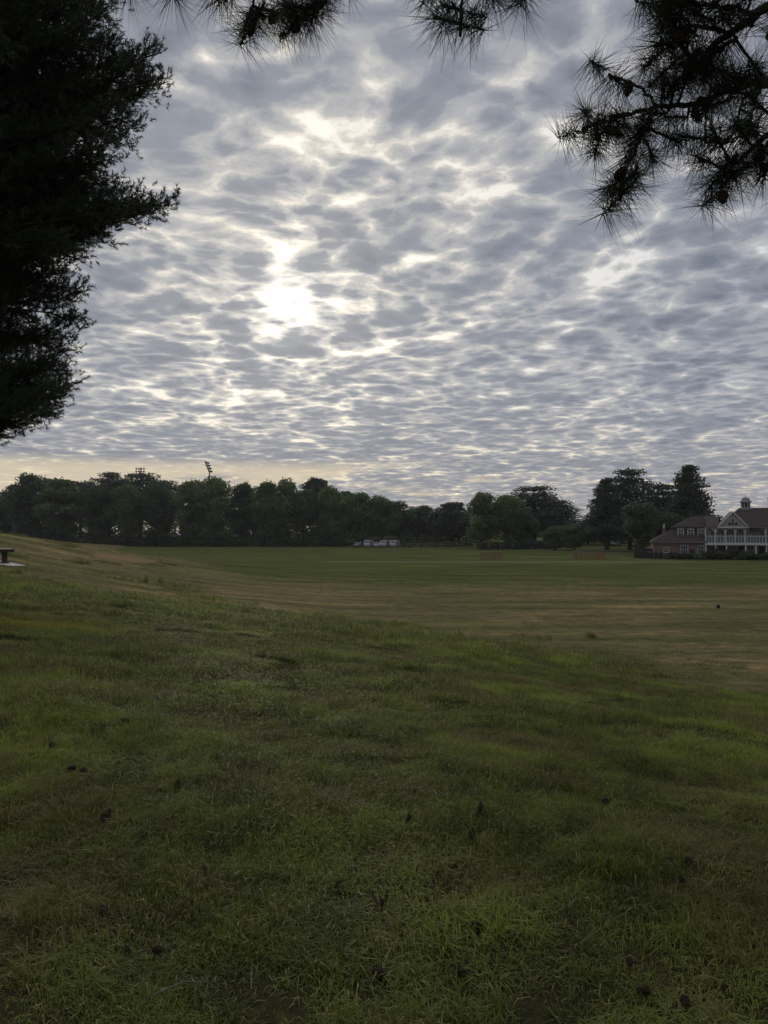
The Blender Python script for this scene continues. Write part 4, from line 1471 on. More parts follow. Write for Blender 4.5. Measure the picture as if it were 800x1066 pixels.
# ------------------------------------------------------------------ the pavilion
def window(name, parent, x0, x1, y, z0, z1, nx=2, nz=2, fw=0.07, mat='white'):
    """framed window in a wall whose face is at y (outside towards -y)"""
    f = MB()
    f.box(x0, x0 + fw, y - .06, y + .02, z0, z1)
    f.box(x1 - fw, x1, y - .06, y + .02, z0, z1)
    f.box(x0 + fw, x1 - fw, y - .06, y + .02, z1 - fw, z1)
    f.box(x0 + fw, x1 - fw, y - .06, y + .02, z0, z0 + fw)
    for i in range(1, nx):
        x = x0 + (x1 - x0) * i / nx
        f.box(x - .025, x + .025, y - .05, y + .01, z0 + fw, z1 - fw)
    for i in range(1, nz):
        z = z0 + (z1 - z0) * i / nz
        f.box(x0 + fw, x1 - fw, y - .045, y + .006, z - .022, z + .022)
    o = f.build(name, M[mat], parent)
    g = MB()
    g.box(x0 + fw * .5, x1 - fw * .5, y - .02, y - .005, z0 + fw * .5, z1 - fw * .5)
    g.build('pane', M['glass'], o)
    return o


def pavilion():
    A = at(680, 582, 122)
    P = empty('pavilion', (A.x, A.y, gz(A.x + 6, A.y - 3) - 0.02), R(-18))
    tag(P, 'red brick cricket pavilion with white balcony, gable and roof turret', 'pavilion')
    B = lambda: MB()
    # lower wing on the left, brick
    B().box(0, 8.0, 0, 9, -.4, 2.72).build('wall', M['brick'], P)
    # upper storey behind the lean-to roof, and the balcony block
    B().box(3.6, 8.05, 3.0, 9.5, 2.6, 5.1).build('upper_wall', M['brick'], P)
    B().box(8.05, 30, 1.9, 10, -.4, 5.1).build('rear_wall', M['pale_wall'], P)
    # lean-to roof with a hipped left end
    b = B()
    b.hexa([(-.35, -.35, 2.62), (8.0, -.35, 2.62), (8.0, 3.2, 4.75), (3.4, 3.2, 4.75)], [(-.35, -.35, 2.76), (8.0, -.35, 2.76), (8.0, 3.2, 4.89), (3.4, 3.2, 4.89)])
    b.hexa([(-.35, 9.3, 2.62), (-.35, -.35, 2.62), (3.4, 3.2, 4.75), (3.4, 6.0, 4.75)], [(-.35, 9.3, 2.765), (-.35, -.35, 2.765), (3.4, 3.2, 4.895), (3.4, 6.0, 4.895)])
    b.build('wing_roof', M['tile'], P)
    B().box(-.45, 8.0, -.45, -.35, 2.58, 2.72).build('gutter', M['lead'], P)
    # three dormers
    for x0, x1 in ((3.75, 4.75), (5.2, 6.25), (6.7, 7.75)):
        d = B()
        d.box(x0, x1, 1.35, 3.2, 3.5, 4.78)
        o = d.build('dormer', M['pale_wall'], P)
        B().box(x0 - .12, x1 + .12, 1.2, 3.2, 4.78, 4.88).build('dormer_roof', M['lead'], o)
        window('window', o, x0 + .04, x1 - .04, 1.34, 3.62, 4.74, 2, 2, .09)
    # upper left roof, hipped
    b = B()
    b.hexa([(3.1, 2.6, 4.94), (9.0, 2.6, 4.94), (9.0, 6.4, 6.75), (6.6, 6.4, 6.75)], [(3.1, 2.6, 5.08), (9.0, 2.6, 5.08), (9.0, 6.4, 6.9), (6.6, 6.4, 6.9)])
    b.hexa([(3.1, 10.2, 4.94), (3.1, 2.6, 4.94), (6.6, 6.4, 6.75), (6.6, 6.6, 6.75)], [(3.1, 10.2, 5.085), (3.1, 2.6, 5.085), (6.6, 6.4, 6.905), (6.6, 6.6, 6.905)])
    b.hexa([(8.0, -.1, 4.95), (9.9, -.1, 4.95), (9.9, 6.4, 6.74), (8.0, 6.4, 6.74)], [(8.0, -.1, 5.09), (9.9, -.1, 5.09), (9.9, 6.4, 6.885), (8.0, 6.4, 6.885)])
    b.build('roof', M['tile'], P)
    # main roof over the balcony, left end hipped
    b = B()
    b.hexa([(9.9, -.45, 4.95), (30.5, -.45, 4.95), (30.5, 5.6, 7.95), (13.3, 5.6, 7.95)], [(9.9, -.45, 5.10), (30.5, -.45, 5.10), (30.5, 5.6, 8.10), (13.3, 5.6, 8.10)])
    b.hexa([(9.9, 11.2, 4.95), (9.9, -.45, 4.95), (13.3, 5.6, 7.95), (13.3, 5.8, 7.95)], [(9.9, 11.2, 5.105), (9.9, -.45, 5.105), (13.3, 5.6, 8.105), (13.3, 5.8, 8.105)])
    b.hexa([(30.5, 11.2, 4.95), (9.9, 11.2, 4.95), (13.3, 5.8, 7.95), (30.5, 5.8, 7.95)], [(30.5, 11.2, 5.095), (9.9, 11.2, 5.095), (13.3, 5.8, 8.095), (30.5, 5.8, 8.095)])
    b.build('roof', M['tile'], P)
    B().box(8.0, 30.5, -.56, -.46, 4.88, 5.0).build('gutter', M['lead'], P)
    # gable
    gx0, gx1, gm, gz0, gz1 = 9.6, 13.6, 11.6, 4.98, 7.25
    b = B()
    b.hexa([(gx0 - .15, -.75, gz0 - .12), (gm, -.75, gz1), (gm, 4.2, gz1), (gx0 - .15, 4.2, gz0 - .12)], [(gx0 - .15, -.75, gz0 + .03), (gm, -.75, gz1 + .15), (gm, 4.2, gz1 + .15), (gx0 - .15, 4.2, gz0 + .03)])
    b.hexa([(gx1 + .15, 4.2, gz0 - .12), (gm, 4.2, gz1), (gm, -.75, gz1), (gx1 + .15, -.75, gz0 - .12)], [(gx1 + .15, 4.2, gz0 + .03), (gm, 4.2, gz1 + .15), (gm, -.75, gz1 + .15), (gx1 + .15, -.75, gz0 + .03)])
    b.build('gable_roof', M['tile'], P)
    pd = B().prism([(gx0 + .05, gz0), (gx1 - .05, gz0), (gm, gz1 - .08)], 'y', -.6, -.45).build('pediment', M['pale_wall'], P)
    m = B()
    for px_, h in ((gm, 1.0), (gm - .55, .45), (gm + .55, .45), (gm - .3, .35), (gm + .3, .35)):
        m.prism([(px_ - .09, gz0 + .3), (px_ + .09, gz0 + .3), (px_ + .12, gz0 + .3 + h * .7), (px_, gz0 + .35 + h), (px_ - .12, gz0 + .3 + h * .7)], 'y', -.64, -.602)
    m.build('carved_motif', M['dark_wood'], pd)
    for s in (-1, 1):
        xe = gm + s * 2.2
        q = B().hexa([(xe, -.86, gz0 - .17), (gm, -.86, gz1 - .05), (gm, -.76, gz1 - .05), (xe, -.76, gz0 - .17)][::s], [(xe, -.86, gz0 + .06), (gm, -.86, gz1 + .2), (gm, -.76, gz1 + .2), (xe, -.76, gz0 + .06)][::s])
        q.build('barge_board', M['white'], P)
    B().box(gx0 - .1, gx1 + .1, -.68, -.6, gz0 - .14, gz0 + .06).build('gable_beam', M['white'], P)
    # balcony
    dk = B().box(7.7, 30, -.25, 2.0, 2.30, 2.46).build('balcony_deck', M['pale_wall'], P)
    B().box(7.6, 30, -.34, -.252, 2.22, 2.52).build('fascia', M['white'], dk)
    B().box(7.72, 30, -.16, -.12, 2.60, 3.55).build('balcony_panel', M['panel'], P)
    r_ = B()
    r_.box(7.70, 30, -.24, -.165, 3.56, 3.68)
    r_.box(7.70, 30, -.22, -.165, 2.52, 2.60)
    x = 7.75
    while x < 30:
        r_.box(x, x + .06, -.215, -.17, 2.60, 3.56)
        x += .42
    r_.build('balcony_rail', M['white'], P)
    for i, x in enumerate((7.75, 9.15, 10.55, 11.95, 13.35, 16.2, 19.0, 22, 25, 28)):
        b = B().box(x - .08, x + .08, -.30, -.14, 2.50, 4.96)
        if x > 9:
            for s in (-1, 1):                               # curved braces under the eave
                b.tube([(x + s * .07, -.22, 4.15), (x + s * .22, -.22, 4.55), (x + s * .62, -.22, 4.86)], .06, 5)
        b.build('balcony_post', M['white'], P)
    for x in (7.75, 9.15, 10.7, 13.4, 14.8, 16.3, 19, 22, 25, 28):
        B().box(x - .09, x + .09, -.26, -.08, -.3, 2.22).build('veranda_post', M['white'], P)
    B().box(7.8, 10.6, -.2, -.14, .95, 1.05).build('veranda_rail', M['white'], P)
    # arches between the gable posts
    for x in (9.15, 10.55, 11.95):
        b = B()
        n = 10
        for k in range(n):
            a0, a1 = math.pi * k / n, math.pi * (k + 1) / n
            c = x + .7
            p = lambda a, rr: (c - rr * math.cos(a) * .62, 4.25 + rr * math.sin(a) * .55)
            q = [p(a0, .86), p(a1, .86), p(a1, 1.0), p(a0, 1.0)]
            b.prism(q, 'y', -.27, -.17)
        b.build('arch', M['white'], P)
    # windows and doors
    for x0, x1, z0, z1, nx, nz in ((4.1, 5.2, .75, 2.2, 3, 2), (6.6, 7.5, .9, 2.1, 2, 2), (1.6, 2.4, 1.0, 1.85, 3, 2)):
        window('window', P, x0, x1, -.001, z0, z1, nx, nz)
    for x0 in (8.6, 10.2, 11.6, 13.0, 15.5, 16.9, 19.3, 22.4):
        window('window', P, x0, x0 + 1.1, 1.899, 2.75, 4.55, 3, 3)
    for x0 in (8.4, 11.0, 13.9, 16.5, 19.5, 23.0):
        window('window', P, x0, x0 + 1.35, 1.899, .75, 2.1, 3, 2)
    for x0, x1 in ((9.9, 10.8), (15.5, 16.3), (12.6, 13.4)):
        d = B().box(x0, x1, 1.83, 1.898, -.1, 2.05).build('door', M['dark_wood'], P)
        B().box(x0 + .1, x0 + .16, 1.79, 1.829, .95, 1.1).build('handle', M['steel'], d)
    d = B().box(5.45, 6.15, -.06, -.002, -.1, 1.55).build('door', M['dark_wood'], P)
    B().box(5.52, 5.58, -.1, -.061, .75, .9).build('handle', M['steel'], d)
    B().box(.9, 1.45, -.05, -.002, -.1, 1.0).build('hatch', M['dark_wood'], P)
    B().tube([(7.55, -.12, -.1), (7.55, -.12, 2.55)], .05, 6).build('drainpipe', M['lead'], P)
    # turret on the ridge, and chimneys
    cx, cy_ = 14.2, 5.7
    t = B().lathe([(.95, 7.2), (.95, 7.9), (.80, 8.15), (.78, 8.2)], 8, (cx, cy_, 0)).build('turret', M['lead'], P)
    B().lathe([(.62, 8.2), (.62, 8.95)], 8, (cx, cy_, 0)).build('louvre', M['dark_wood'], t)
    for k in range(8):
        a = math.pi / 8 + k * math.pi / 4
        B().tube([(cx + .66 * math.cos(a), cy_ + .66 * math.sin(a), 8.2), (cx + .66 * math.cos(a), cy_ + .66 * math.sin(a), 8.95)], .07, 5).build('turret_post', M['white'], t)
    B().lathe([(1.0, 8.95), (.98, 9.03), (.72, 9.3), (.55, 9.62), (.40, 9.75), (.05, 9.8)], 16, (cx, cy_, 0)).build('turret_cap', M['lead'], t)
    B().tube([(cx, cy_, 9.78), (cx, cy_, 10.25)], [.05, .02], 6).build('finial', M['lead'], t)
    c = B().box(17.55, 18.75, 5.2, 6.4, 7.2, 9.55).build('chimney', M['brick'], P)
    k_ = B()
    k_.box(17.47, 18.83, 5.12, 6.48, 9.55, 9.75)
    k_.build('chimney_cap', M['brick'], c)
    for q in (17.9, 18.4):
        B().lathe([(.14, 9.75), (.12, 10.15)], 10, (q, 5.8, 0)).build('chimney_pot', M['tile'], c)
    c = B().box(1.6, 2.1, 4.2, 4.7, 3.2, 5.0).build('chimney', M['brick'], P)
    c['label'] = 'small pale capped chimney on the low wing'
    B().lathe([(.17, 5.0), (.10, 5.1), (.09, 5.35), (.14, 5.4), (.03, 5.6)], 10, (1.85, 4.45, 0)).build('chimney_pot', M['white'], c)
    return P


def to_world(P, x, y):
    v = Matrix.Rotation(P.rotation_euler.z, 4, 'Z') @ Vector((x, y, 0)) + P.location
    return v.x, v.y


def fence(x0, x1, y, h, kind, label, name, mat, post=2.0):
    x_m = (x0 + x1) / 2
    root = empty(name, (x_m, y, gz(x_m, y)))
    tag(root, label, 'fence')
    n = max(1, int(round((x1 - x0) / post)))
    for i in range(n + 1):
        x = x0 + (x1 - x0) * i / n
        b = gz(x, y) - root.location.z
        MB().box(x - x_m - .06, x - x_m + .06, -.06, .06, b - .3, b + h + .05).build('post', mat, root)
    for i in range(n):
        xa, xb = x0 + (x1 - x0) * i / n + .06, x0 + (x1 - x0) * (i + 1) / n - .06
        ba, bb = gz(xa, y) - root.location.z, gz(xb, y) - root.location.z
        if kind == 'rail':
            for z in (h * .45, h * .85):
                MB().hexa([(xa - x_m, -.03, ba + z), (xb - x_m, -.03, bb + z), (xb - x_m, .03, bb + z), (xa - x_m, .03, ba + z)],
                          [(xa - x_m, -.03, ba + z + .12), (xb - x_m, -.03, bb + z + .12), (xb - x_m, .03, bb + z + .12), (xa - x_m, .03, ba + z + .12)]).build('rail', mat, root)
        elif kind == 'net':
            MB().box(xa - x_m, xb - x_m, -.006, .006, min(ba, bb) + .02, max(ba, bb) + h).build('net', M['net'], root)
        else:
            m = MB()
            k = int((xb - xa) / .16)
            for j in range(k):
                u0 = xa + (xb - xa) * j / k
                m.box(u0 - x_m + .008, u0 - x_m + (xb - xa) / k - .008, -.02, .02, ba - .05, ba + h + .04 * math.sin(j * 2.3))
            m.build('board_panel', mat, root)
    return root


def make_car(paint, van=False):
    root = empty('parked_car', (0, 0, 0))
    H = 1.95 if van else 1.45
    body = [(-2.1, .35), (-2.12, .75), (-1.95, .88), (-1.05, .96), (-.45, 1.38 if not van else H), (1.15, 1.42 if not van else H), (1.85, .98), (2.1, .9), (2.15, .4), (1.75, .3), (-1.75, .3)]
    if van:
        body = [(-2.3, .35), (-2.32, .95), (-2.1, 1.1), (-1.45, H), (2.25, H + .02), (2.32, 1.0), (2.3, .4), (1.8, .3), (-1.8, .3)]
    b = MB().prism(body, 'y', -.86, .86)
    o = b.build('body', paint, root)
    bm = o.modifiers.new('bevel', 'BEVEL')
    bm.width = .06
    bm.segments = 2
    for s in (-1, 1):
        wn = [(-.95, .98), (-.42, 1.30), (1.05, 1.33), (1.55, 1.0)] if not van else [(-1.75, 1.15), (-1.4, H - .2), (-.55, H - .2), (-.55, 1.15)]
        y0 = s * .862
        MB().prism(wn, 'y', y0, y0 + s * .012).build('side_window', M['glass'], root)
    ws = [(-1.03, .985), (-.5, 1.345)] if not van else [(-2.06, 1.16), (-1.5, H - .1)]
    MB().hexa([(ws[0][0] - .03, -.7, ws[0][1]), (ws[0][0] - .03, .7, ws[0][1]), (ws[1][0] - .03, .66, ws[1][1]), (ws[1][0] - .03, -.66, ws[1][1])],
              [(ws[0][0], -.7, ws[0][1]), (ws[0][0], .7, ws[0][1]), (ws[1][0], .66, ws[1][1]), (ws[1][0], -.66, ws[1][1])]).build('windscreen', M['glass'], root)
    for x in (-1.35, 1.35):
        for s in (-1, 1):
            w = MB()
            n = 14
            ring_ = [(x + .32 * math.cos(2 * math.pi * k / n), .32 + .32 * math.sin(2 * math.pi * k / n)) for k in range(n)]
            w.prism(ring_, 'y', s * .72, s * .9)
            t = w.build('wheel', M['rubber'], root)
            ring_ = [(x + .19 * math.cos(2 * math.pi * k / n), .32 + .19 * math.sin(2 * math.pi * k / n)) for k in range(n)]
            MB().prism(ring_, 'y', s * .9, s * .912).build('rim', M['steel'], t)
    for s in (-.6, .6):
        MB().box(-2.16, -2.10, s - .16, s + .16, .62, .76).build('headlight', M['lamp'], root)
    return root


def cars():
    protos = {}
    spots = [
        # px, distance, z lift, heading, kind, label
        (117, 240, 0, 0.1, 'w', 'white car behind the hedge, first from the left under the pine crowns'),
        (125, 241, 0, 0.0, 's', 'silver car close behind the first white car at the left'),
        (160, 240, 0, 0.0, 'v', 'white van behind the hedge left of the brightest white car'),
        (168, 240, 0, 3.1, 'w', 'white car nosing up to the white van'),
        (181, 241, 0, 0.1, 'w', 'brightest white car showing between the tree trunks'),
        (196, 240, 0, 0.0, 's', 'silver car right of the brightest white car'),
        (214, 241, 0, 3.1, 's', 'silver car below the leaning floodlight mast'),
        (234, 240, 0, 0.0, 'w', 'white car below the big round tree'),
        (245, 240, 0, 0.0, 'w', 'white car last but two along the hedge'),
        (286, 240, 0, 0.0, 's', 'silver car under the pointed green crown'),
        (316, 240, 0, 0.0, 's', 'silver car under the dark star shaped top'),
        (374, 212, 0, 1.2, 's', 'silver car parked apart at the left of the white row'),
        (384, 212, 0, 1.35, 'v', 'white van parked at the left end of the white row'),
        (393, 212, 0, 1.4, 'w', 'white car second in the white row'),
        (401, 212, 0, 1.3, 'v', 'white van third in the white row'),
        (411, 212, 0, 1.3, 'v', 'white van at the right end of the white row'),
        (52, 238, 0, 0.1, 's', 'silver car behind the hedge below the domed dark tree'),
        (30, 238, 0, 0.1, 's', 'silver car furthest left behind the grassy mound'),
        (583, 204, 0, 0.9, 'w', 'white car left of the pale rail fence near the light green round tree'),
        (592, 206, 0, 1.2, 's', 'silver car beside the trunk of the light green round tree'),
        (601, 206, 0, 1.0, 'w', 'white car right of the trunk of the light green round tree'),
        (641, 196, 0, 1.1, 's', 'silver car in the gloom under the big dark cedars'),
        (563, 198, 0, 1.3, 'w', 'white car alone right of the undergrowth hedge'),
    ]
    for px, Y, dz, rz, k, label in spots:
        if k not in protos:
            c = make_car({'w': M['car_white'], 's': M['car_silver'], 'v': M['car_white']}[k], k == 'v')
            protos[k] = c
        else:
            c = copy_tree(protos[k])
        x = at(px, 554, Y).x
        c.location = (x, Y, gz(x, Y) + .035)
        c.rotation_euler = (0, 0, rz)
        if k == 'v':
            c.name = 'parked_van'
        tag(c, label, 'van' if k == 'v' else 'car', 'cars parked beyond the field')


def floodlights():
    def mast(px, top, bot, Y, rz, tilt, cols, rows, label):
        x = at(px, 554, Y).x
        z0 = gz(x, Y)
        zt, zb = at(px, top, Y).z - z0, at(px, bot, Y).z - z0
        W = 4.2
        root = empty('floodlight_mast', (x, Y, z0), rz)
        tag(root, label, 'floodlight', 'stadium floodlights behind the trees')
        MB().tube([(0, -.1 if tilt else 0, -.5), (0, 0, zb), (0, tilt * (zt - zb), zt - .2)], [.5, .25, .18], 10).build('mast', M['steel'], root)
        fr = MB()
        for j in range(rows):
            z = zb + (zt - zb) * (j + .5) / rows
            fr.tube([(-W / 2, -.3 + tilt * (z - zb), z), (W / 2, -.3 + tilt * (z - zb), z)], .07, 5)
        for i in range(cols):
            xx = -W / 2 + W * (i + .5) / cols
            fr.tube([(xx, -.3, zb), (xx, -.3 + tilt * (zt - zb), zt)], .06, 5)
        f = fr.build('frame', M['steel'], root)
        for j in range(rows):
            for i in range(cols):
                z = zb + (zt - zb) * (j + .5) / rows
                xx = -W / 2 + W * (i + .5) / cols
                q = MB()
                o_ = tilt * (z - zb)
                q.tube([(xx, -.45 + o_, z + .05), (xx, -.75 + o_, z - .05), (xx, -.95 + o_, z - .12)], [.16, .40, .44], 10)
                q.build('lamp_head', M['lamp'], root)
    mast(146, 486.5, 495, 330, .1, 0, 4, 3, 'square rack of floodlights seen face on above the flat topped pine')
    mast(218, 480, 492, 330, 1.42, .42, 4, 4, 'leaning floodlight mast seen edge on above the round tree')


def flats():
    Y = 250
    x1 = at(9, 554, Y).x
    x0 = at(-60, 554, Y).x
    z0 = gz(x1, Y)
    H = at(0, 513, Y).z - z0
    P = empty('apartment_block', (x0, Y, z0))
    tag(P, 'white balconied flats behind the trees at the left edge', 'flats')
    W = x1 - x0
    MB().box(0, W, 0, 10, -.5, H).build('wall', M['panel'], P)
    n = 5
    for i in range(n):
        z = H * (i + .55) / n
        b = MB().box(.2, W - .1, -1.2, -.002, z - .1, z + .08).build('balcony', M['pale_wall'], P)
        MB().box(.2, W - .1, -1.26, -1.205, z + .08, z + .75).build('balcony_front', M['white'], b)
        k = 0
        x = 1.0
        while x < W - 1.4:
            window('window', P, x, x + 1.2, -.001, z + .95 - H / n * .45, z + 1.85 - H / n * .45, 2, 1)
            x += 2.6
    MB().box(-.2, W + .2, -.3, 10.2, H, H + .3).build('roof', M['lead'], P)
    for x in (W - 1.0, W - 4):
        MB().tube([(x, -1.15, 0), (x, -1.15, H * .9)], .1, 6).build('post', M['white'], P)


def small_things():
    # picnic table on its slab, at the left edge
    Y = 43.0
    p = at(5, 580, Y)
    x = p.x
    z = gz(x, Y)
    e = empty('picnic_table', (x - 1.0, Y, z), 0)
    tag(e, 'low pedestal table with a pale top on the mound at the left edge', 'table')
    zt = at(5, 571.0, Y).z - z
    MB().box(-1.0, 1.38, -.55, .55, zt - .06, zt).build('table_top', M['table_wood'], e)
    MB().box(-.94, 1.30, -.49, .49, zt - .22, zt - .062).build('apron', M['dark_wood'], e)
    for q in (-.75, 1.0):
        MB().box(q - .08, q + .08, -.16, .16, -.05, zt - .221).build('leg', M['dark_wood'], e)
        MB().box(q - .1, q + .1, -.42, .42, .05, .12).build('foot', M['dark_wood'], e)
    s = MB()
    pts = [(x - 2.4, Y - .9), (x + .75, Y - 1.0), (x + .8, Y + .8), (x - 2.4, Y + .9)]
    s.hexa([(a, b, gz(a, b) - .25) for a, b in pts], [(a, b, gz(a, b) + .05) for a, b in pts])
    o = s.build('slab', M['concrete'])
    tag(o, 'pale concrete slab under the low table at the left edge', 'slab')
    # dark ball out on the field
    p = at(748, 633, 42.0)
    Yb = 4.2 * 800 / (633 - 554)
    p = at(748, 632, Yb)
    zb = gz(p.x, p.y)
    b = MB()
    prof = [(.11 * math.sin(math.pi * k / 12) + .0005, .11 - .11 * math.cos(math.pi * k / 12)) for k in range(13)]
    b.lathe(prof, 20)
    o = b.build('ball', M['rubber'], None, True)
    o.location = (p.x, p.y, zb)
    tag(o, 'small black ball lying alone on the dry field', 'ball')
    # white pole by the tall pair of trees
    Yp = 165.0
    xp = at(521, 554, Yp).x
    zp = gz(xp, Yp)
    ht = at(521, 553, Yp).z - zp
    e = empty('flag_pole', (xp, Yp, zp))
    tag(e, 'thin pale pole standing before the tall pair of trees', 'pole')
    MB().tube([(0, 0, -.2), (0, 0, ht)], [.055, .04], 8).build('pole', M['rail'], e)
    MB().lathe([(.01, ht), (.09, ht + .06), (.01, ht + .14)], 8).build('finial', M['rail'], e)
    xp = at(452, 554, 180).x
    zp = gz(xp, 180)
    e = empty('flag_pole', (xp, 180, zp))
    tag(e, 'faint grey pole in front of the dark end of the row of trees', 'pole')
    MB().tube([(0, 0, -.2), (0, 0, 9.5)], [.06, .04], 8).build('pole', M['steel'], e)
    MB().lathe([(.01, 9.5), (.08, 9.56), (.01, 9.64)], 8).build('finial', M['steel'], e)
    # fences
    fence(at(500, 554, 118).x, at(523, 554, 118).x, 118, 1.15, 'net', 'short orange netting screen left of the pale cricket square', 'net_fence', M['rail'], 1.7)
    fence(at(596, 554, 118).x, at(630, 554, 118).x, 118, 1.05, 'net', 'longer orange netting screen right of the pale cricket square', 'net_fence', M['rail'], 1.7)
    fence(at(597, 554, 138).x, at(660, 554, 138).x, 138, 1.0, 'rail', 'low pale rail fence left of the pavilion', 'rail_fence', M['rail'], 2.4)
    fence(at(660.5, 554, 124).x, at(679, 554, 124).x, 124, 1.55, 'board', 'dark board fence against the left end of the pavilion', 'board_fence', M['dark_wood'], 1.9)
    fence(at(424, 554, 208).x, at(470, 554, 208).x, 208, 1.3, 'rail', 'grey rail fence along the low dark hedge', 'rail_fence', M['rail'], 3.0)
    # shrubs in front of the pavilion
    P = bpy.data.objects['pavilion']
    st = bush_stem(1.2)
    st.materials.append(M['bark'])
    for i, (t, d, w, h, mat, label) in enumerate([
            (4.2, -1.2, 2.6, 1.0, 'hedge', 'low dark hedge plant under the wing windows of the pavilion'),
            (6.6, -1.3, 2.6, .95, 'leaf_dark', 'low bush beside the drainpipe of the pavilion'),
            (8.6, -1.4, 1.9, 1.5, 'hedge', 'dark shrub at the left corner of the veranda'),
            (10.0, -1.6, 2.0, 1.25, 'flower', 'reddish shrub before the second veranda post'),
            (11.3, -1.5, 1.8, 1.7, 'hedge', 'tall dark shrub before the middle of the veranda'),
            (12.7, -1.6, 2.0, 1.35, 'leaf_dark', 'rounded shrub right of the tallest veranda shrub'),
            (14.5, -1.5, 2.2, 1.1, 'hedge', 'low dark shrub right of the gable'),
            (16.3, -1.6, 2.4, 1.2, 'leaf_dark', 'dark shrub at the right edge before the pavilion'),
            (2.6, -.9, 1.2, .7, 'leaf_dark', 'small bush at the foot of the brick wing')]):
        x, y = to_world(P, t, d)
        e = empty('shrub', (x, y, gz(x, y)))
        tag(e, label, 'shrub', 'shrubs along the pavilion')
        o = bpy.data.objects.new('stem', st)
        o.parent = e
        o.scale = (1, 1, h / 1.3)
        col.objects.link(o)
        link_mesh('foliage', bush_mesh(700 + i, w * 1.5, h * 1.15, .2, 330), M[mat], e)
    # two bins by the brick wing
    for t, label in ((-.55, 'dark wheeled bin at the left corner of the pavilion'), (.45, 'dark wheeled bin in front of the brick wing')):
        x, y = to_world(P, t, -.7)
        e = empty('wheeled_bin', (x, y, gz(x, y)), R(-18))
        tag(e, label, 'bin', 'bins beside the pavilion')
        MB().hexa([(-.22, -.25, .08), (.22, -.25, .08), (.22, .25, .08), (-.22, .25, .08)], [(-.29, -.34, 1.0), (.29, -.34, 1.0), (.29, .34, 1.0), (-.29, .34, 1.0)]).build('body', M['rubber'], e)
        MB().hexa([(-.31, -.37, 1.003), (.31, -.37, 1.003), (.31, .37, 1.003), (-.31, .37, 1.003)], [(-.27, -.33, 1.08), (.27, -.33, 1.08), (.27, .37, 1.12), (-.27, .37, 1.12)]).build('lid', M['rubber'], e)
        for s in (-.24, .24):
            n = 10
            MB().prism([(.27 + .1 * math.cos(6.283 * k / n), .1 + .1 * math.sin(6.283 * k / n)) for k in range(n)], 'x', s - .02, s + .02).build('wheel', M['rubber'], e)
    # tall weeds on the bank
    for i, (px, py, Y, h, label) in enumerate([
            (151, 604, 33, .55, 'spiky weed clump standing up where the long grass ends on the left'),
            (168, 603, 34, .35, 'lower weed clump right of the spiky one'),
            (212, 628, 28, .42, 'dark docks clump in the long grass, left of centre'),
            (218, 636, 26.5, .35, 'small weed clump just below the dark docks'),
            (615, 660, 25.5, .3, 'dark flat weed patch at the foot of the bank, right of centre'),
            (410, 716, 14.5, .30, 'dark coarse tussock in the middle of the bank'),
            (10, 856, 5.0, .24, 'lush dark weed clump at the lower left edge')]):
        # walk along the view ray to the ground
        best = None
        for q in np.linspace(3, 60, 600):
            pt = at(px, py + 3, q)
            if pt.z < gz(pt.x, pt.y):
                best = pt
                break
        if best is None:
            continue
        x, y = best.x, best.y
        n = 90
        src = clump('weed_blades_%d' % i, 150, .16 + .3 * h, h * .45, h, .006 + .00028 * Y, .9 if i in (0, 1) else 1.5, .06)
        e = empty('weed', (x, y, gz(x, y)))
        tag(e, label, 'weed', 'weeds in the long grass')
        link_mesh('leaves', src.data, None, e)
        m = MB()
        for k in range(5 if i < 2 else 2):
            a = k * 1.3
            q = (.05 + .1 * h) * (k % 3)
            m.tube([(q * math.cos(a), q * math.sin(a), -.05), (q * 1.4 * math.cos(a), q * 1.4 * math.sin(a), h * ((1.15 if i < 2 else .5) - .2 * (k % 3)))], [.006, .003], 4)
        m.build('stem', M['leaf_dark'], e)


CONE_SPOTS = [
    (184, 822, 'upright dark pine cone under the left pine, among short grass'),
    (68, 844, 'dark pine cone above the lush weed clump at the lower left'),
    (91, 805, 'pine cone at the upper end of the dark scatter on the left'),
    (125, 915, 'greyish pine cone half sunk in grass on the lower left'),
    (106, 948, 'dark pine cone just below the greyish half sunk one'),
    (130, 988, 'pine cone in the deep shade near the bottom left'),
    (159, 992, 'pine cone lying right next to the one in deep shade at bottom left'),
    (107, 857, 'pine cone on brown bare turf on the left'),
    (285, 832, 'pine cone in a dark hollow left of the middle'),
    (361, 856, 'pine cone in thin grass near the centre of the foreground'),
    (425, 857, 'pine cone lying flat left of the upright one'),
    (501, 851, 'upright egg shaped dark pine cone near the pale twig, right of centre'),
    (490, 874, 'pine cone just below the upright egg shaped one'),
    (397, 940, 'pine cone lying in thick grass, bottom centre'),
    (387, 1013, 'pine cone nearest the bottom edge in the centre'),
    (501, 969, 'pine cone in a dark tuft, lower right of centre'),
    (484, 1019, 'pine cone near the bottom edge right of centre'),
    (353, 921, 'pine cone in grass left of the thick grass one'),
    (630, 840, 'pine cone on the bright green turf at the right'),
    (712, 918, 'upper pine cone of the dark pair at the right'),
    (716, 945, 'lower pine cone of the dark pair at the right'),
    (716, 898, 'pine cone above the dark pair at the right'),
    (678, 1033, 'left pine cone of the two at the bottom right'),
    (712, 1043, 'right pine cone of the two at the bottom right'),
    (753, 1029, 'pine cone nearest the bottom right corner'),
    (655, 1002, 'pine cone above the two at the bottom right'),
    (107, 759, 'further pine cone in the row of three on the left'),
    (135, 755, 'right hand pine cone in the row of three on the left'),
    (85, 724, 'farthest pine cone on the left of the bank'),
    (55, 777, 'pine cone near the left edge below the row of three'),
    (80, 802, 'pine cone touching the dark scatter on the left'),
    (598, 758, 'far dark pine cone right of centre'),
]


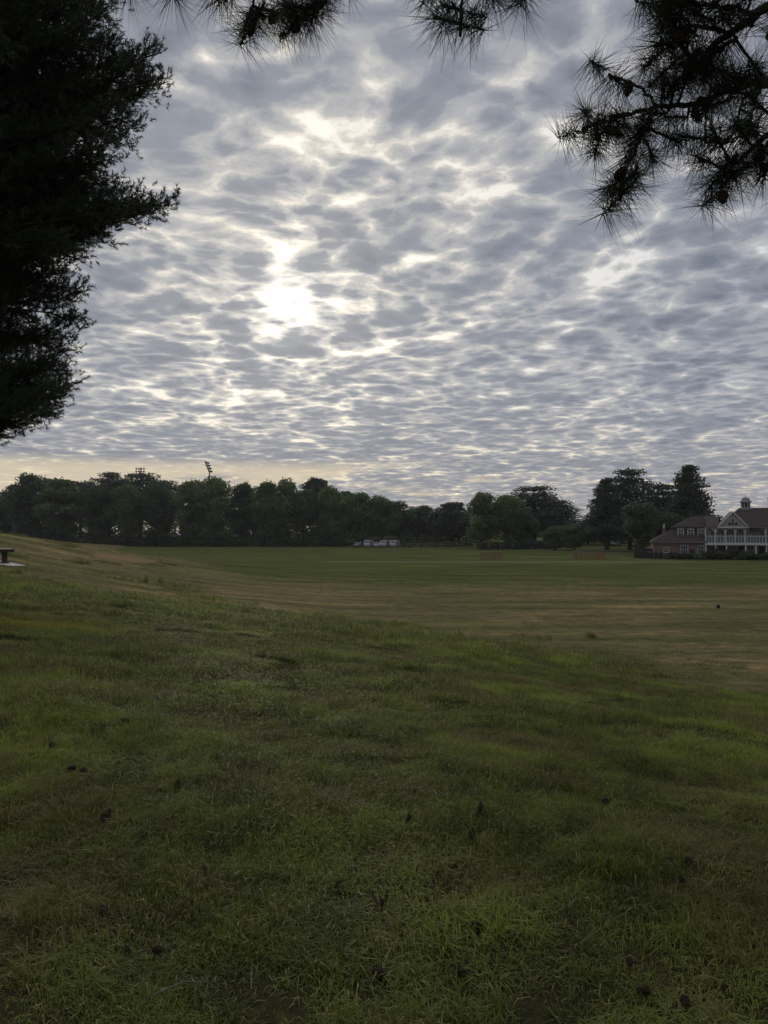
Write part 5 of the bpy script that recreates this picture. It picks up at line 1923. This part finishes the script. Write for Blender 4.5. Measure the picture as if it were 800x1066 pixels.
def fallen_cones():
    r = random.Random(9)
    for i, (px, py, label) in enumerate(CONE_SPOTS):
        hit = None
        for q in np.linspace(1.8, 25, 1400):
            pt = at(px, py, q)
            if pt.z < gz(pt.x, pt.y) + .02:
                hit = pt
                break
        if hit is None:
            continue
        c = bpy.data.objects.new('pine_cone', CONES[i % 4])
        up = 'upright' in label
        s = r.uniform(.75, 1.05)
        if hit.y < 3.4:
            s *= .78
        c.scale = (s, s, s * r.uniform(.9, 1.2))
        g0 = gz(hit.x, hit.y)
        c.location = (hit.x, hit.y, g0 + (.012 if up else .026 + .012 * (hit.y > 3.6)))
        c.rotation_euler = (r.uniform(-.2, .2), r.uniform(-.2, .2), r.uniform(0, 6)) if up else (R(90) + r.uniform(-.3, .3), r.uniform(-.3, .3), r.uniform(0, 6.28))
        tag(c, label, 'pine cone', 'pine cones fallen in the grass')
        col.objects.link(c)
    # pale twigs and dead leaves
    for i, (px, py, L, a, label) in enumerate([
            (517, 853, .11, 1.0, 'pale bare twig lying right of the upright pine cone'),
            (160, 1042, .17, .4, 'long pale dead stalk curved in the grass, bottom left'),
            (262, 1036, .10, 2.0, 'short pale stalk in the grass, bottom left of centre'),
            (592, 948, .08, .7, 'short pale twig in the grass, lower right')]):
        for q in np.linspace(1.8, 25, 1400):
            pt = at(px, py, q)
            if pt.z < gz(pt.x, pt.y) + .04:
                break
        d = Vector((math.cos(a), math.sin(a), 0)) * L
        m = MB().tube([(0, 0, .05), tuple(d * .5 + Vector((.01, .01, .07))), tuple(d + Vector((0, 0, .055)))], [.0028, .0022, .0012], 6)
        o = m.build('twig', M['twig'])
        o.location = (pt.x, pt.y, gz(pt.x, pt.y))
        tag(o, label, 'twig')


def needle_litter():
    """dark crumbs, cone scales and dead needles shed by the pines, gathered in drifts"""
    g = np.random.default_rng(404)
    x, y = ring(5200, 1.6, 11, R(50))
    f = vnoise(x / .5, y / .5, 71) * .6 + vnoise(x / 1.6, y / 1.6, 72) * .5 + .35 * (x < -0.4 * y)  # extra litter at far left, put in to darken the shaded corner
    k = f > .34
    x, y = x[k], y[k]
    P = np.repeat(np.stack([x, y, height(x, y) + .016], -1), 4, 0) + g.normal(0, 1, (4 * len(x), 3)) * np.array([.022, .022, .008])
    V, F = cards(P, .020, g, None, .3, .7)
    n = len(x) * 3
    Q = np.repeat(np.stack([x, y, height(x, y) + .022], -1), 3, 0) + g.normal(0, 1, (n, 3)) * np.array([.06, .06, .006])
    V2, F2 = cards(Q, .085, g, None, .75, .035)
    me = np_mesh('needle_litter', np.concatenate([V, V2]), np.concatenate([F, F2 + len(V)]))
    o = link_mesh('needle_litter', me, M['cone'])
    tag(o, 'dark crumbs and dead needles shed by the pines onto the grass', None, None, 'stuff')


needle_litter()
pavilion()
cars()
floodlights()
flats()
small_things()
fallen_cones()
